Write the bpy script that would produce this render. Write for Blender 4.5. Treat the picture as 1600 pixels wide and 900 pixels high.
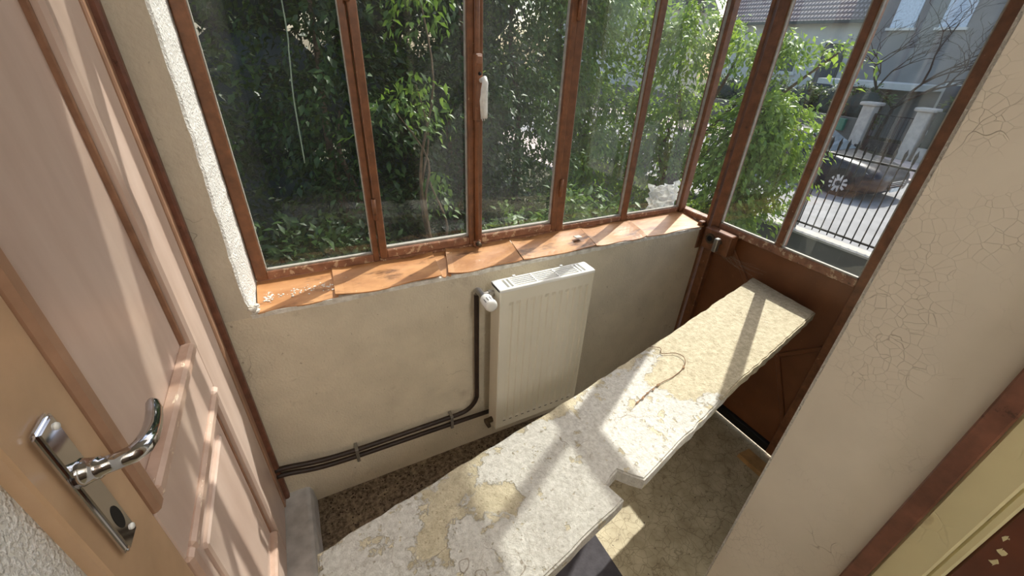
import bpy, bmesh, math, random
import numpy as np
from mathutils import Vector, Matrix
random.seed(7)
rng = np.random.default_rng(11)
for o in list(bpy.data.objects):
    bpy.data.objects.remove(o)
SC = bpy.context.scene
COL = SC.collection

# ------------------------------------------------------------------ camera
F_PX = 638.46
YAW, PITCH, ROLL = 0.49767876, 0.53177882, -0.04962991
fw = Vector((math.sin(YAW) * math.cos(PITCH), math.cos(YAW) * math.cos(PITCH), -math.sin(PITCH)))
rt = Vector((math.cos(YAW), -math.sin(YAW), 0))
dn = fw.cross(rt)
c_, s_ = math.cos(ROLL), math.sin(ROLL)
r2 = c_ * rt + s_ * dn
d2 = -s_ * rt + c_ * dn
CAM_H = 1.6
cam_data = bpy.data.cameras.new('camera')
cam_data.sensor_width = 36.0
cam_data.lens = F_PX / 1600 * 36.0
cam_data.clip_start = 0.02
cam_data.clip_end = 500
cam = bpy.data.objects.new('camera', cam_data)
COL.objects.link(cam)
mw = Matrix((r2, -d2, -fw)).transposed().to_4x4()
mw.translation = (0, 0, CAM_H)
cam.matrix_world = mw
SC.camera = cam

# ------------------------------------------------------------------ sky, sun, exposure
SUN_AZ = math.radians(28.0)      # direction towards the sun, from +X towards +Y
SUN_EL = math.radians(48.0)
world = bpy.data.worlds.new('sky')
SC.world = world
world.use_nodes = True
wn = world.node_tree
wn.nodes.clear()
w_out = wn.nodes.new('ShaderNodeOutputWorld')
w_bg = wn.nodes.new('ShaderNodeBackground')
w_sky = wn.nodes.new('ShaderNodeTexSky')
w_sky.sky_type = 'NISHITA'
w_sky.sun_disc = False
w_sky.sun_elevation = SUN_EL
w_sky.sun_rotation = math.pi / 2 - SUN_AZ
w_sky.air_density = 1.0
w_sky.dust_density = 2.5
w_sky.ozone_density = 0.7
w_bg.inputs['Strength'].default_value = 0.18
wn.links.new(w_sky.outputs[0], w_bg.inputs['Color'])
wn.links.new(w_bg.outputs[0], w_out.inputs['Surface'])
sun_d = bpy.data.lights.new('sun', 'SUN')
sun_d.energy = 3.7
sun_d.angle = math.radians(0.53)
sun_d.color = (1.0, 0.965, 0.91)
sun = bpy.data.objects.new('sun', sun_d)
COL.objects.link(sun)
to_sun = Vector((math.cos(SUN_AZ) * math.cos(SUN_EL), math.sin(SUN_AZ) * math.cos(SUN_EL), math.sin(SUN_EL)))
sun.rotation_euler = to_sun.to_track_quat('Z', 'Y').to_euler()
sun.location = (8, 6, 12)
SC.view_settings.view_transform = 'Standard'
SC.view_settings.look = 'None'
SC.view_settings.exposure = 0.78
SC.view_settings.gamma = 1.0
SC.view_settings.use_curve_mapping = False

# ------------------------------------------------------------------ material helpers
def lin(c):
    return tuple(((v / 255) / 12.92 if v / 255 <= 0.04045 else ((v / 255 + 0.055) / 1.055) ** 2.4) for v in c) + (1.0,)

class NT:
    def __init__(self, name):
        self.m = bpy.data.materials.new(name)
        self.m.use_nodes = True
        self.t = self.m.node_tree
        self.t.nodes.clear()
        self.out = self.t.nodes.new('ShaderNodeOutputMaterial')
        self.co = self.t.nodes.new('ShaderNodeTexCoord').outputs['Object']
    def n(self, typ, ins=None, **props):
        nd = self.t.nodes.new(typ)
        for k, v in props.items():
            setattr(nd, k, v)
        for k, v in (ins or {}).items():
            if hasattr(v, 'is_linked') or isinstance(v, bpy.types.NodeSocket):
                self.t.links.new(v, nd.inputs[k])
            else:
                nd.inputs[k].default_value = v
        return nd
    def noise(self, scale, detail=6, rough=0.55, stretch=None, dist=0.0):
        co = self.co
        if stretch:
            co = self.n('ShaderNodeMapping', {'Vector': self.co, 'Scale': stretch}).outputs[0]
        return self.n('ShaderNodeTexNoise', {'Vector': co, 'Scale': scale, 'Detail': detail, 'Roughness': rough, 'Distortion': dist}).outputs['Fac']
    def voro(self, scale, feature='DISTANCE_TO_EDGE', warp=0.0, wscale=5):
        co = self.co
        if warp:
            nz = self.n('ShaderNodeTexNoise', {'Vector': self.co, 'Scale': wscale, 'Detail': 3})
            sc = self.n('ShaderNodeVectorMath', {0: nz.outputs['Color'], 'Scale': warp}, operation='SCALE')
            co = self.n('ShaderNodeVectorMath', {0: self.co, 1: sc.outputs[0]}, operation='ADD').outputs[0]
        return self.n('ShaderNodeTexVoronoi', {'Vector': co, 'Scale': scale}, feature=feature).outputs['Distance']
    def ramp(self, fac, a, b, ca=0.0, cb=1.0):
        return self.n('ShaderNodeMapRange', {'Value': fac, 'From Min': a, 'From Max': b, 'To Min': ca, 'To Max': cb}).outputs[0]
    def mul(self, a, b, op='MULTIPLY'):
        return self.n('ShaderNodeMath', {0: a, 1: b}, operation=op).outputs[0]
    def mix(self, fac, a, b):
        nd = self.t.nodes.new('ShaderNodeMix')
        nd.data_type = 'RGBA'
        for i, v in ((0, fac), (6, a), (7, b)):
            if isinstance(v, bpy.types.NodeSocket):
                self.t.links.new(v, nd.inputs[i])
            else:
                nd.inputs[i].default_value = v
        return nd.outputs[2]
    def bump(self, h, strength=0.3, dist=0.002, prev=None):
        ins = {'Height': h, 'Strength': strength, 'Distance': dist}
        if prev is not None:
            ins['Normal'] = prev
        return self.n('ShaderNodeBump', ins).outputs[0]
    def bsdf(self, color, rough=0.6, metal=0.0, normal=None, spec=0.4, coat=0.0):
        ins = {'Base Color': color, 'Roughness': rough, 'Metallic': metal, 'Specular IOR Level': spec, 'Coat Weight': coat}
        if normal is not None:
            ins['Normal'] = normal
        b = self.n('ShaderNodeBsdfPrincipled', ins)
        self.t.links.new(b.outputs[0], self.out.inputs['Surface'])
        return b
    def done(self):
        return self.m

def plain(name, rgb, rough=0.6, metal=0.0, vary=0.12, scale=14, bump=0.0, bscale=60, spec=0.4, coat=0.0):
    t = NT(name)
    c = lin(rgb)
    dk = tuple(v * (1 - vary * 1.6) for v in c[:3]) + (1,)
    lt = tuple(min(1, v * (1 + vary)) for v in c[:3]) + (1,)
    col = t.mix(t.ramp(t.noise(scale), 0.3, 0.7), dk, lt)
    nr = t.bump(t.noise(bscale), bump, 0.002) if bump else None
    t.bsdf(col, rough, metal, nr, spec, coat)
    return t.done()

def render_wall(name, rgb, grain=130, gs=0.9, gd=0.004, dirt=(120, 95, 65), dirt_lo=0.60):
    """grainy painted render with a few stains and hairline cracks"""
    t = NT(name)
    c = lin(rgb)
    col = t.mix(t.ramp(t.noise(9, 6), 0.3, 0.75), tuple(v * 0.86 for v in c[:3]) + (1,), c)
    col = t.mix(t.mul(t.ramp(t.noise(5, 8, 0.65), dirt_lo, dirt_lo + 0.2), 0.55), col, lin(dirt))
    speck = t.ramp(t.noise(60, 3, 0.5), 0.68, 0.74)
    col = t.mix(t.mul(speck, 0.5), col, lin((110, 90, 65)))
    crack = t.ramp(t.voro(2.4, warp=0.25, wscale=6), 0.0, 0.0022, 1.0, 0.0)
    cmask = t.ramp(t.noise(2.2, 2), 0.52, 0.6)
    cr = t.mul(crack, cmask)
    col = t.mix(t.mul(cr, 0.5), col, lin((120, 102, 78)))
    h = t.mul(t.noise(grain, 3, 0.5), t.mul(t.noise(grain * 0.28, 4, 0.6), 0.9), 'ADD')
    nr = t.bump(h, gs, gd)
    nr = t.bump(t.mul(cr, -1.0), 0.6, 0.003, nr)
    t.bsdf(col, 0.85, 0, nr, 0.2)
    return t.done()

MT = {}
MT['wall'] = render_wall('cream_grainy_render', (228, 217, 194))
MT['pillar'] = render_wall('pillar_render', (216, 206, 186), grain=70, gs=0.55, gd=0.005)
def crepi():
    t = NT('white_roughcast')
    h = t.ramp(t.noise(210, 3, 0.5, (1, 1, 0.7), 0.0), 0.40, 0.64)
    col = t.mix(h, lin((222, 219, 211)), lin((244, 242, 237)))
    nr = t.bump(h, 0.7, 0.004)
    t.bsdf(col, 0.85, 0, nr, 0.25)
    return t.done()
MT['crepi'] = crepi()
def cracked_paint(name, rgb, scale=45):
    t = NT(name)
    c = lin(rgb)
    col = t.mix(t.ramp(t.noise(7, 5), 0.3, 0.7), tuple(v * 0.9 for v in c[:3]) + (1,), c)
    fine = t.ramp(t.voro(scale, warp=0.012, wscale=24), 0.0, 0.022, 1, 0)
    m1 = t.ramp(t.noise(6.5, 3), 0.48, 0.66)
    big = t.ramp(t.voro(7, warp=0.12, wscale=8), 0.0, 0.0035, 1, 0)
    m2 = t.ramp(t.noise(4.3, 3), 0.57, 0.64)
    cr = t.mul(t.mul(t.mul(fine, m1), 0.75), t.mul(big, m2), 'MAXIMUM')
    col = t.mix(t.mul(cr, 0.6), col, lin((118, 98, 76)))
    nr = t.bump(t.mul(cr, -1.0), 0.6, 0.0012)
    nr = t.bump(t.noise(40, 4), 0.08, 0.003, nr)
    t.bsdf(col, 0.55, 0, nr, 0.35)
    return t.done()
MT['cracked'] = cracked_paint('cracked_cream_paint', (222, 211, 194), 75)
MT['yellow_trim'] = cracked_paint('yellowed_cream_gloss', (214, 202, 158), 26)
def brown_paint(name, rgb, chips=(190, 160, 125), amt=0.67):
    t = NT(name)
    c = lin(rgb)
    col = t.mix(t.ramp(t.noise(30, 6, 0.6), 0.3, 0.7), tuple(v * 0.62 for v in c[:3]) + (1,), tuple(min(1, v * 1.2) for v in c[:3]) + (1,))
    chip = t.ramp(t.noise(38, 7, 0.65), amt, amt + 0.03)
    col = t.mix(t.mul(chip, 0.8), col, lin(chips))
    dark = t.ramp(t.noise(26, 6, 0.7), 0.36, 0.30)
    col = t.mix(t.mul(dark, 0.7), col, lin((45, 24, 14)))
    nr = t.bump(t.noise(55, 6, 0.6), 0.35, 0.0025)
    t.bsdf(col, 0.42, 0, nr, 0.45)
    return t.done()
MT['brown'] = brown_paint('worn_brown_steel_paint', (128, 84, 56))
MT['brown_old'] = brown_paint('flaking_brown_paint', (150, 106, 82), (205, 180, 150), 0.56)
MT['brown_trim'] = brown_paint('dull_brown_trim_paint', (120, 78, 60), (150, 110, 85), 0.76)
MT['brown_door'] = plain('dark_brown_door_paint', (98, 52, 34), 0.3, 0, 0.25, 9, 0.15, 30, 0.5)
def sheet_metal():
    t = NT('rust_brown_sheet_metal')
    col = t.mix(t.ramp(t.noise(4, 6), 0.3, 0.7), lin((102, 62, 38)), lin((132, 84, 52)))
    speck = t.ramp(t.noise(75, 3), 0.7, 0.75)
    col = t.mix(t.mul(speck, 0.4), col, lin((165, 120, 85)))
    t.bsdf(col, 0.4, 0, t.bump(t.noise(9, 3), 0.25, 0.004), 0.45)
    return t.done()
MT['sheet'] = sheet_metal()
def door_wood():
    t = NT('pinkish_beige_door_paint')
    col = t.mix(t.ramp(t.noise(5, 5, 0.5, (1, 2.5, 0.6)), 0.32, 0.7), lin((194, 168, 152)), lin((214, 191, 176)))
    spot = t.ramp(t.noise(16, 4, 0.6, (1, 2, 0.7)), 0.70, 0.8)
    col = t.mix(t.mul(spot, 0.35), col, lin((165, 128, 104)))
    t.bsdf(col, 0.34, 0, t.bump(t.noise(120, 3, 0.5, (1, 1, 0.25)), 0.06, 0.001), 0.5)
    return t.done()
MT['door'] = door_wood()
MT['door_warm'] = plain('ochre_worn_door_paint', (196, 162, 128), 0.25, 0, 0.10, 7, 0.05, 90, 0.5)
def worn_moulding():
    t = NT('worn_door_moulding')
    col = t.mix(t.ramp(t.noise(20, 5, 0.5, (1, 1, 1)), 0.3, 0.7), lin((186, 154, 134)), lin((210, 182, 164)))
    chip = t.ramp(t.noise(60, 5, 0.6, (1, 0.35, 1)), 0.63, 0.66)
    col = t.mix(t.mul(chip, 0.85), col, lin((240, 224, 200)))
    t.bsdf(col, 0.38, 0, t.bump(chip, 0.3, 0.001), 0.45)
    return t.done()
MT['moulding'] = worn_moulding()
MT['groove'] = plain('dark_brown_moulding_edge', (142, 104, 80), 0.4, 0, 0.15, 40)
MT['frame_tan'] = plain('tan_brown_door_frame', (168, 130, 104), 0.35, 0, 0.15, 12, 0.1, 60, 0.5)
def sill_mat():
    t = NT('cracked_orange_brown_sill')
    col = t.mix(t.ramp(t.noise(11, 6, 0.6, (0.6, 1.4, 1)), 0.3, 0.7), lin((172, 118, 74)), lin((216, 164, 114)))
    dark = t.ramp(t.noise(7, 7, 0.65, (0.7, 2.2, 1)), 0.55, 0.66)
    col = t.mix(t.mul(dark, 0.85), col, lin((70, 38, 22)))
    wht = t.ramp(t.noise(52, 5, 0.6), 0.68, 0.72)
    col = t.mix(t.mul(wht, 0.7), col, lin((232, 214, 190)))
    nr = t.bump(t.noise(16, 6, 0.6, (0.7, 2, 1)), 0.4, 0.004)
    t.bsdf(col, 0.38, 0, nr, 0.5)
    return t.done()
MT['sill'] = sill_mat()
def plaster():
    t = NT('crumbling_white_plaster')
    col = t.mix(t.ramp(t.noise(35, 6), 0.35, 0.65), lin((205, 198, 185)), lin((243, 240, 232)))
    t.bsdf(col, 0.9, 0, t.bump(t.noise(70, 5), 0.8, 0.006), 0.2)
    return t.done()
MT['plaster'] = plaster()
def slab_mat():
    t = NT('bare_stone_with_white_paint_remains')
    col = t.mix(t.ramp(t.noise(60, 6, 0.6), 0.3, 0.7), lin((172, 160, 134)), lin((210, 199, 172)))
    grain = t.ramp(t.noise(210, 3, 0.5), 0.60, 0.70)
    col = t.mix(t.mul(grain, 0.6), col, lin((132, 116, 90)))
    # white paint: most of the middle and near half, ragged edge
    sx = t.n('ShaderNodeSeparateXYZ', {0: t.co})
    grad = t.n('ShaderNodeMapRange', {'Value': sx.outputs[0], 'From Min': 1.02, 'From Max': 0.72, 'To Min': -0.16, 'To Max': 0.09}).outputs[0]
    ed = t.n('ShaderNodeMath', {0: sx.outputs[0], 1: -0.217, 2: sx.outputs[1]}, operation='MULTIPLY_ADD').outputs[0]
    edge = t.n('ShaderNodeMapRange', {'Value': ed, 'From Min': 0.47, 'From Max': 0.53, 'To Min': 0.0, 'To Max': -0.13}).outputs[0]
    f = t.mul(t.mul(t.noise(7.5, 9, 0.62), grad, 'ADD'), edge, 'ADD')
    rag = t.ramp(f, 0.495, 0.515)
    holes = t.ramp(t.noise(30, 6, 0.65), 0.60, 0.63, 1, 0)
    white = t.mul(rag, holes)
    wc = t.mix(t.ramp(t.noise(90, 5, 0.7), 0.32, 0.62), lin((178, 174, 166)), lin((212, 209, 202)))
    col = t.mix(t.mul(white, 0.9), col, wc)
    dirt = t.ramp(t.noise(9, 8, 0.7), 0.62, 0.74)
    col = t.mix(t.mul(dirt, 0.4), col, lin((146, 132, 108)))
    cr = t.ramp(t.voro(5.5, warp=0.2, wscale=7), 0.0, 0.006, 1, 0)
    cr = t.mul(cr, t.ramp(t.noise(5, 3), 0.52, 0.58))
    col = t.mix(t.mul(cr, 0.7), col, lin((110, 92, 70)))
    spk = t.ramp(t.noise(95, 4, 0.55), 0.66, 0.70)
    col = t.mix(t.mul(spk, 0.55), col, lin((128, 114, 92)))
    hair = t.mul(t.ramp(t.voro(16, warp=0.09, wscale=16), 0.0, 0.012, 1, 0), t.ramp(t.noise(8, 3), 0.5, 0.6))
    col = t.mix(t.mul(hair, 0.45), col, lin((140, 126, 104)))
    h = t.mul(t.noise(170, 4, 0.6), t.mul(white, 0.8), 'ADD')
    nr = t.bump(h, 0.8, 0.004)
    t.bsdf(col, 0.88, 0, nr, 0.2)
    return t.done()
MT['slab'] = slab_mat()
def floor_mat():
    t = NT('cracked_beige_floor_covering')
    col = t.mix(t.ramp(t.noise(14, 6), 0.3, 0.7), lin((162, 148, 118)), lin((196, 183, 152)))
    f = t.ramp(t.voro(30, warp=0.06, wscale=14), 0.0, 0.03, 1, 0)
    f2 = t.ramp(t.voro(13, warp=0.12, wscale=10), 0.0, 0.022, 1, 0)
    cr = t.mul(f, f2, 'MAXIMUM')
    col = t.mix(t.mul(cr, 0.6), col, lin((96, 82, 58)))
    sp = t.ramp(t.noise(70, 3), 0.68, 0.72)
    col = t.mix(sp, col, lin((58, 44, 32)))
    # damp dirt collected along the window wall and in the corner
    sx = t.n('ShaderNodeSeparateXYZ', {0: t.co})
    g = t.n('ShaderNodeMapRange', {'Value': sx.outputs[1], 'From Min': 0.72, 'From Max': 1.0, 'To Min': -0.25, 'To Max': 0.16}).outputs[0]
    d = t.ramp(t.mul(t.noise(11, 8, 0.7), g, 'ADD'), 0.46, 0.62)
    dc = t.mix(t.ramp(t.noise(60, 5, 0.7), 0.4, 0.6), lin((70, 54, 42)), lin((150, 134, 114)))
    col = t.mix(t.mul(d, 0.9), col, dc)
    nr = t.bump(t.mul(cr, -1), 0.4, 0.001)
    nr = t.bump(t.mul(t.noise(150, 4), t.mul(d, 1.0)), 0.6, 0.003, nr)
    t.bsdf(col, 0.6, 0, nr, 0.35)
    return t.done()
MT['floor'] = floor_mat()
MT['ledge'] = plain('scuffed_light_grey_paint', (206, 204, 202), 0.7, 0, 0.14, 22, 0.4, 60)
MT['rad'] = plain('cream_white_enamel', (232, 226, 208), 0.35, 0, 0.03, 6, 0, 60, 0.5)
MT['rad_white'] = plain('white_enamel', (240, 239, 233), 0.3, 0, 0.03, 8)
MT['dark_gap'] = plain('dark_inside', (60, 58, 54), 0.8)
MT['pipe'] = plain('dark_brown_painted_pipe', (54, 40, 32), 0.45, 0, 0.25, 30, 0.2, 80)
MT['clip'] = plain('dull_zinc', (150, 146, 138), 0.45, 0.6)
MT['nickel'] = plain('dull_nickel', (160, 156, 148), 0.35, 0.8)
MT['chrome'] = plain('polished_chrome', (205, 205, 208), 0.09, 1.0, 0.02, 5)
MT['brass_dark'] = plain('tarnished_brass', (92, 78, 62), 0.45, 0.5)
MT['black'] = plain('black', (22, 20, 19), 0.7)
MT['mat'] = plain('dark_grey_rubber', (62, 58, 62), 0.8, 0, 0.2, 30, 0.4, 120)
MT['white_cord'] = plain('white_waxed_string', (232, 232, 228), 0.5, 0, 0.1, 60, 0.5, 160)
MT['twig'] = plain('dry_twig', (120, 84, 56), 0.8)
MT['dryleaf'] = plain('dry_leaf', (150, 116, 84), 0.8)
MT['wood'] = plain('raw_pine', (178, 140, 92), 0.6, 0, 0.2, 20)
MT['green_cord'] = plain('weathered_pale_cord', (128, 146, 130), 0.7)
MT['ceiling'] = plain('off_white_ceiling', (226, 222, 212), 0.9)
MT['hall'] = plain('hall_wall_paint', (96, 82, 68), 0.85)
MT['putty'] = plain('old_white_putty', (172, 167, 156), 0.7, 0, 0.15, 60)

def glass(name, dirt=0.05, tint=(0.97, 0.985, 0.975)):
    t = NT(name)
    lw = t.n('ShaderNodeLayerWeight', {'Blend': 0.5})
    fr = t.mul(t.mul(t.mul(lw.outputs['Facing'], 5.0, 'POWER'), 0.9), 0.030, 'ADD')
    tr = t.n('ShaderNodeBsdfTransparent', {'Color': tint + (1,)})
    gl = t.n('ShaderNodeBsdfGlossy', {'Color': (1, 1, 1, 1), 'Roughness': 0.01})
    mx = t.n('ShaderNodeMixShader', {0: fr, 1: tr.outputs[0], 2: gl.outputs[0]})
    df = t.n('ShaderNodeBsdfDiffuse', {'Color': (0.8, 0.8, 0.78, 1)})
    tl = t.n('ShaderNodeBsdfTranslucent', {'Color': (0.8, 0.8, 0.78, 1)})
    ad = t.n('ShaderNodeMixShader', {0: 0.5, 1: df.outputs[0], 2: tl.outputs[0]})
    dm = t.mul(t.ramp(t.noise(5, 7, 0.65), 0.25, 0.8, 0.25, 1.6), dirt)
    m2 = t.n('ShaderNodeMixShader', {0: dm, 1: mx.outputs[0], 2: ad.outputs[0]})
    t.t.links.new(m2.outputs[0], t.out.inputs['Surface'])
    return t.done()
MT['glass'] = glass('window_glass', 0.008)
MT['glass_dusty'] = glass('dusty_window_glass', 0.03)
MT['frost_sun_filter'] = glass('added_frosted_sun_filter', 0.26, (0.88, 0.9, 0.88))  # invented for the unseen upper panes, softens sun falling on slab and door

def leaf_mat(name, a, b, trans=0.45):
    t = NT(name)
    oi = t.n('ShaderNodeTexNoise', {'Vector': t.co, 'Scale': 2.2, 'Detail': 4}).outputs['Fac']
    hi = t.n('ShaderNodeTexNoise', {'Vector': t.co, 'Scale': 17, 'Detail': 2}).outputs['Fac']
    col = t.mix(t.ramp(t.mul(t.mul(oi, 0.5), t.mul(hi, 0.5), 'ADD'), 0.38, 0.62), lin(a), lin(b))
    p = t.n('ShaderNodeBsdfPrincipled', {'Base Color': col, 'Roughness': 0.45, 'Specular IOR Level': 0.35})
    hs = t.n('ShaderNodeHueSaturation', {'Color': col, 'Value': 1.35, 'Hue': 0.485, 'Saturation': 1.05})
    tl = t.n('ShaderNodeBsdfTranslucent', {'Color': hs.outputs[0]})
    mx = t.n('ShaderNodeMixShader', {0: trans, 1: p.outputs[0], 2: tl.outputs[0]})
    t.t.links.new(mx.outputs[0], t.out.inputs['Surface'])
    return t.done()
MT['leaf_dark'] = leaf_mat('dark_green_leaves', (28, 48, 22), (66, 92, 38), 0.25)
MT['leaf_mid'] = leaf_mat('mid_green_leaves', (56, 86, 36), (104, 134, 58), 0.35)
MT['leaf_light'] = leaf_mat('fresh_green_leaves', (84, 118, 44), (140, 168, 74), 0.38)
MT['leaf_hedge'] = leaf_mat('hedge_leaves', (58, 78, 40), (104, 124, 66), 0.25)
MT['bark'] = plain('bark', (104, 86, 66), 0.9, 0, 0.3, 30, 0.6, 60)
MT['bark_dark'] = plain('dark_bark', (66, 54, 46), 0.9, 0, 0.3, 30)

# ------------------------------------------------------------------ object helpers
WL = {}
def tag(o, label=None, cat=None, group=None, kind=None):
    if label: o['label'] = label
    if cat: o['category'] = cat
    if group: o['group'] = group
    if kind: o['kind'] = kind
    return o
def thing(name, loc, label, cat, group=None, kind=None):
    o = bpy.data.objects.new(name, None)
    o.empty_display_size = 0.05
    COL.objects.link(o)
    o.location = loc
    WL[o] = Vector(loc)
    return tag(o, label, cat, group, kind)
def mk(name, verts, faces, mat, parent=None, smooth=False, base=True):
    v = np.asarray(verts, dtype=float)
    if parent is None:
        lo, hi = v.min(0), v.max(0)
        org = Vector(((lo[0] + hi[0]) / 2, (lo[1] + hi[1]) / 2, lo[2])) if base else Vector((0, 0, 0))
        off = org
    else:
        org = Vector((0, 0, 0))
        off = WL[parent]
    me = bpy.data.meshes.new(name)
    me.from_pydata([tuple(p) for p in (v - np.array(off))], [], [tuple(f) for f in faces])
    me.update()
    if smooth:
        me.polygons.foreach_set('use_smooth', [True] * len(me.polygons))
    me.materials.append(MT[mat])
    o = bpy.data.objects.new(name, me)
    COL.objects.link(o)
    o.location = org
    o.parent = parent
    WL[o] = Vector(off)
    return o
def bm_out(bm):
    bm.verts.index_update()
    return [v.co[:] for v in bm.verts], [[v.index for v in f.verts] for f in bm.faces]
def join(*vf):
    V, F = [], []
    for v, f in vf:
        n = len(V)
        V += [tuple(p) for p in v]
        F += [[i + n for i in q] for q in f]
    return V, F
def g_box(x0, x1, y0, y1, z0, z1, bevel=0.0, seg=1):
    bm = bmesh.new()
    bmesh.ops.create_cube(bm, size=1)
    for v in bm.verts:
        v.co = Vector(((x0 + x1) / 2 + v.co.x * (x1 - x0), (y0 + y1) / 2 + v.co.y * (y1 - y0), (z0 + z1) / 2 + v.co.z * (z1 - z0)))
    if bevel:
        bmesh.ops.bevel(bm, geom=bm.edges[:], offset=bevel, segments=seg, affect='EDGES')
    r = bm_out(bm)
    bm.free()
    return r
def box(name, b, mat, parent=None, bevel=0.0, seg=1):
    v, f = g_box(*b, bevel=bevel, seg=seg)
    return mk(name, v, f, mat, parent)
def frame_of(d):
    d = Vector(d).normalized()
    a = Vector((0, 0, 1)) if abs(d.z) < 0.9 else Vector((1, 0, 0))
    u = d.cross(a).normalized()
    return u, d.cross(u).normalized()
def g_tube(pts, radii, n=8, cap=True):
    pts = [Vector(p) for p in pts]
    if not hasattr(radii, '__len__'):
        radii = [radii] * len(pts)
    V, F = [], []
    u = w = None
    for i, p in enumerate(pts):
        a = pts[max(i - 1, 0)]
        b = pts[min(i + 1, len(pts) - 1)]
        d = (b - a).normalized()
        if u is None:
            u, w = frame_of(d)
        else:
            u = (u - d * u.dot(d)).normalized()
            w = d.cross(u)
        for k in range(n):
            t = 2 * math.pi * k / n
            V.append(tuple(p + (u * math.cos(t) + w * math.sin(t)) * radii[i]))
    for i in range(len(pts) - 1):
        for k in range(n):
            k2 = (k + 1) % n
            F.append([i * n + k, i * n + k2, (i + 1) * n + k2, (i + 1) * n + k])
    if cap:
        F.append(list(range(n))[::-1])
        F.append([(len(pts) - 1) * n + k for k in range(n)])
    return V, F
def tube(name, pts, radii, mat, parent=None, n=10, smooth=True):
    v, f = g_tube(pts, radii, n)
    return mk(name, v, f, mat, parent, smooth)
def g_prism(poly, z0, z1):
    n = len(poly)
    V = [(x, y, z0) for x, y in poly] + [(x, y, z1) for x, y in poly]
    F = [list(range(n))[::-1], list(range(n, 2 * n))] + [[i, (i + 1) % n, n + (i + 1) % n, n + i] for i in range(n)]
    return V, F
def bar(name, p, q, wdt, dep, mat, parent, nrm, bevel=0.0):
    """rectangular bar from p to q; nrm = direction of its depth"""
    p, q, nrm = Vector(p), Vector(q), Vector(nrm).normalized()
    d = (q - p).normalized()
    s = d.cross(nrm).normalized() * wdt / 2
    t = nrm * dep / 2
    V = [p + s + t, p - s + t, p - s - t, p + s - t, q + s + t, q - s + t, q - s - t, q + s - t]
    F = [[0, 1, 2, 3], [7, 6, 5, 4], [0, 4, 5, 1], [1, 5, 6, 2], [2, 6, 7, 3], [3, 7, 4, 0]]
    if bevel:
        bm = bmesh.new()
        vs = [bm.verts.new(v) for v in V]
        for f in F: bm.faces.new([vs[i] for i in f])
        bmesh.ops.bevel(bm, geom=bm.edges[:], offset=bevel, segments=1, affect='EDGES')
        V, F = bm_out(bm)
        bm.free()
    return mk(name, [tuple(v) for v in V], F, mat, parent)
def arc(c, r, a0, a1, ax0, ax1, n=8):
    c, ax0, ax1 = Vector(c), Vector(ax0), Vector(ax1)
    return [c + (ax0 * math.cos(a0 + (a1 - a0) * i / n) + ax1 * math.sin(a0 + (a1 - a0) * i / n)) * r for i in range(n + 1)]

# key planes (metres; floor of the veranda at z = 0)
XL = -0.285      # face of the panelled door and left wall
YW = 1.20        # inner face of the parapet under the window
YG = 1.36        # inner face of the window frame
XD = 1.69        # inner face of the steel door
Z_SILL = 0.906
Z_TR = 2.30      # transom of the glazing
Z_DT = 2.30      # top of the steel door
Z_TOP = 2.70
XR = 0.70        # reveal on the right of the doorway
YH = 0.212        # outer face of the house wall (veranda side)
ZG = -1.40       # street level

# ================================================================== STRUCTURE
fl = mk('floor', *g_box(-0.45, 1.76, -2.6, 1.40, -0.12, 0.0), 'floor', base=False)
tag(fl, 'cracked beige floor covering with dark dirt along the parapet', 'floor', kind='structure')
# parapet: dense front face so that its top edge can be a bit ragged
def parapet():
    V, F = [], []
    nx = 60
    xs = np.linspace(-0.36, XD + 0.02, nx)
    for x in xs:
        e = 0.004 * math.sin(x * 23) + random.uniform(-0.003, 0.002)
        for (y, z) in ((YW + random.uniform(-.0008, .0008), 0.0), (YW, 0.45), (YW, Z_SILL - 0.012 + e), (YW + 0.008, Z_SILL - 0.004 + e), (YG + 0.05, Z_SILL - 0.01), (YG + 0.05, 0.0)):
            V.append((x, y, z))
    k = 6
    for i in range(nx - 1):
        for j in range(k):
            a, b = i * k + j, i * k + (j + 1) % k
            F.append([a, b, b + k, a + k][::-1])
    F.append(list(range(k)))
    F.append([(nx - 1) * k + j for j in range(k)][::-1])
    return V, F
o = mk('wall_window', *parapet(), 'wall', base=False)
tag(o, 'grainy cream parapet wall under the window behind the radiator', 'wall', kind='structure')
# outer skin of the parapet down to the garden
o = box('wall_outer', (-3.0, XD + 0.05, YG + 0.055, YG + 0.12, ZG, Z_SILL - 0.05), 'wall')
tag(o, 'outer face of the parapet wall above the garden', 'wall', kind='structure')
# pillar between panelled door and window, with bulging reveal
def pillar():
    V, F = [], []
    zs = np.linspace(Z_SILL - 0.012, Z_TOP + 0.1, 70)
    for z in zs:
        j = lambda s: random.uniform(-s, s)
        bot = max(0, 1 - (z - Z_SILL) / 0.06)
        x_edge = -0.197 + j(.0015) + 0.012 * bot + 0.004 * math.sin(z * 5)
        V += [(-0.42, YW, z), (-0.30, YW + j(.001), z), (x_edge - 0.006, YW + j(.001), z), (x_edge, YW + 0.006 + j(.001), z),
              (-0.187 + j(.0015), YG - 0.05, z), (-0.184, YG + 0.06, z), (-0.42, YG + 0.06, z)]
    k = 7
    for i in range(len(zs) - 1):
        for q in range(k):
            a, b = i * k + q, i * k + (q + 1) % k
            F.append([a, b, b + k, a + k])
    F.append(list(range(k))[::-1])
    F.append([(len(zs) - 1) * k + q for q in range(k)])
    return V, F
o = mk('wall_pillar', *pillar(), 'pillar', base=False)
o.data.materials.append(MT['crepi'])  # sunlight on the reveal put into its colour: whiter than the pillar
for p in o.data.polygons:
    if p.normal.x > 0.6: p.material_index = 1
tag(o, 'rough rendered cream pillar between panelled door and window', 'wall', kind='structure')
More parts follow.
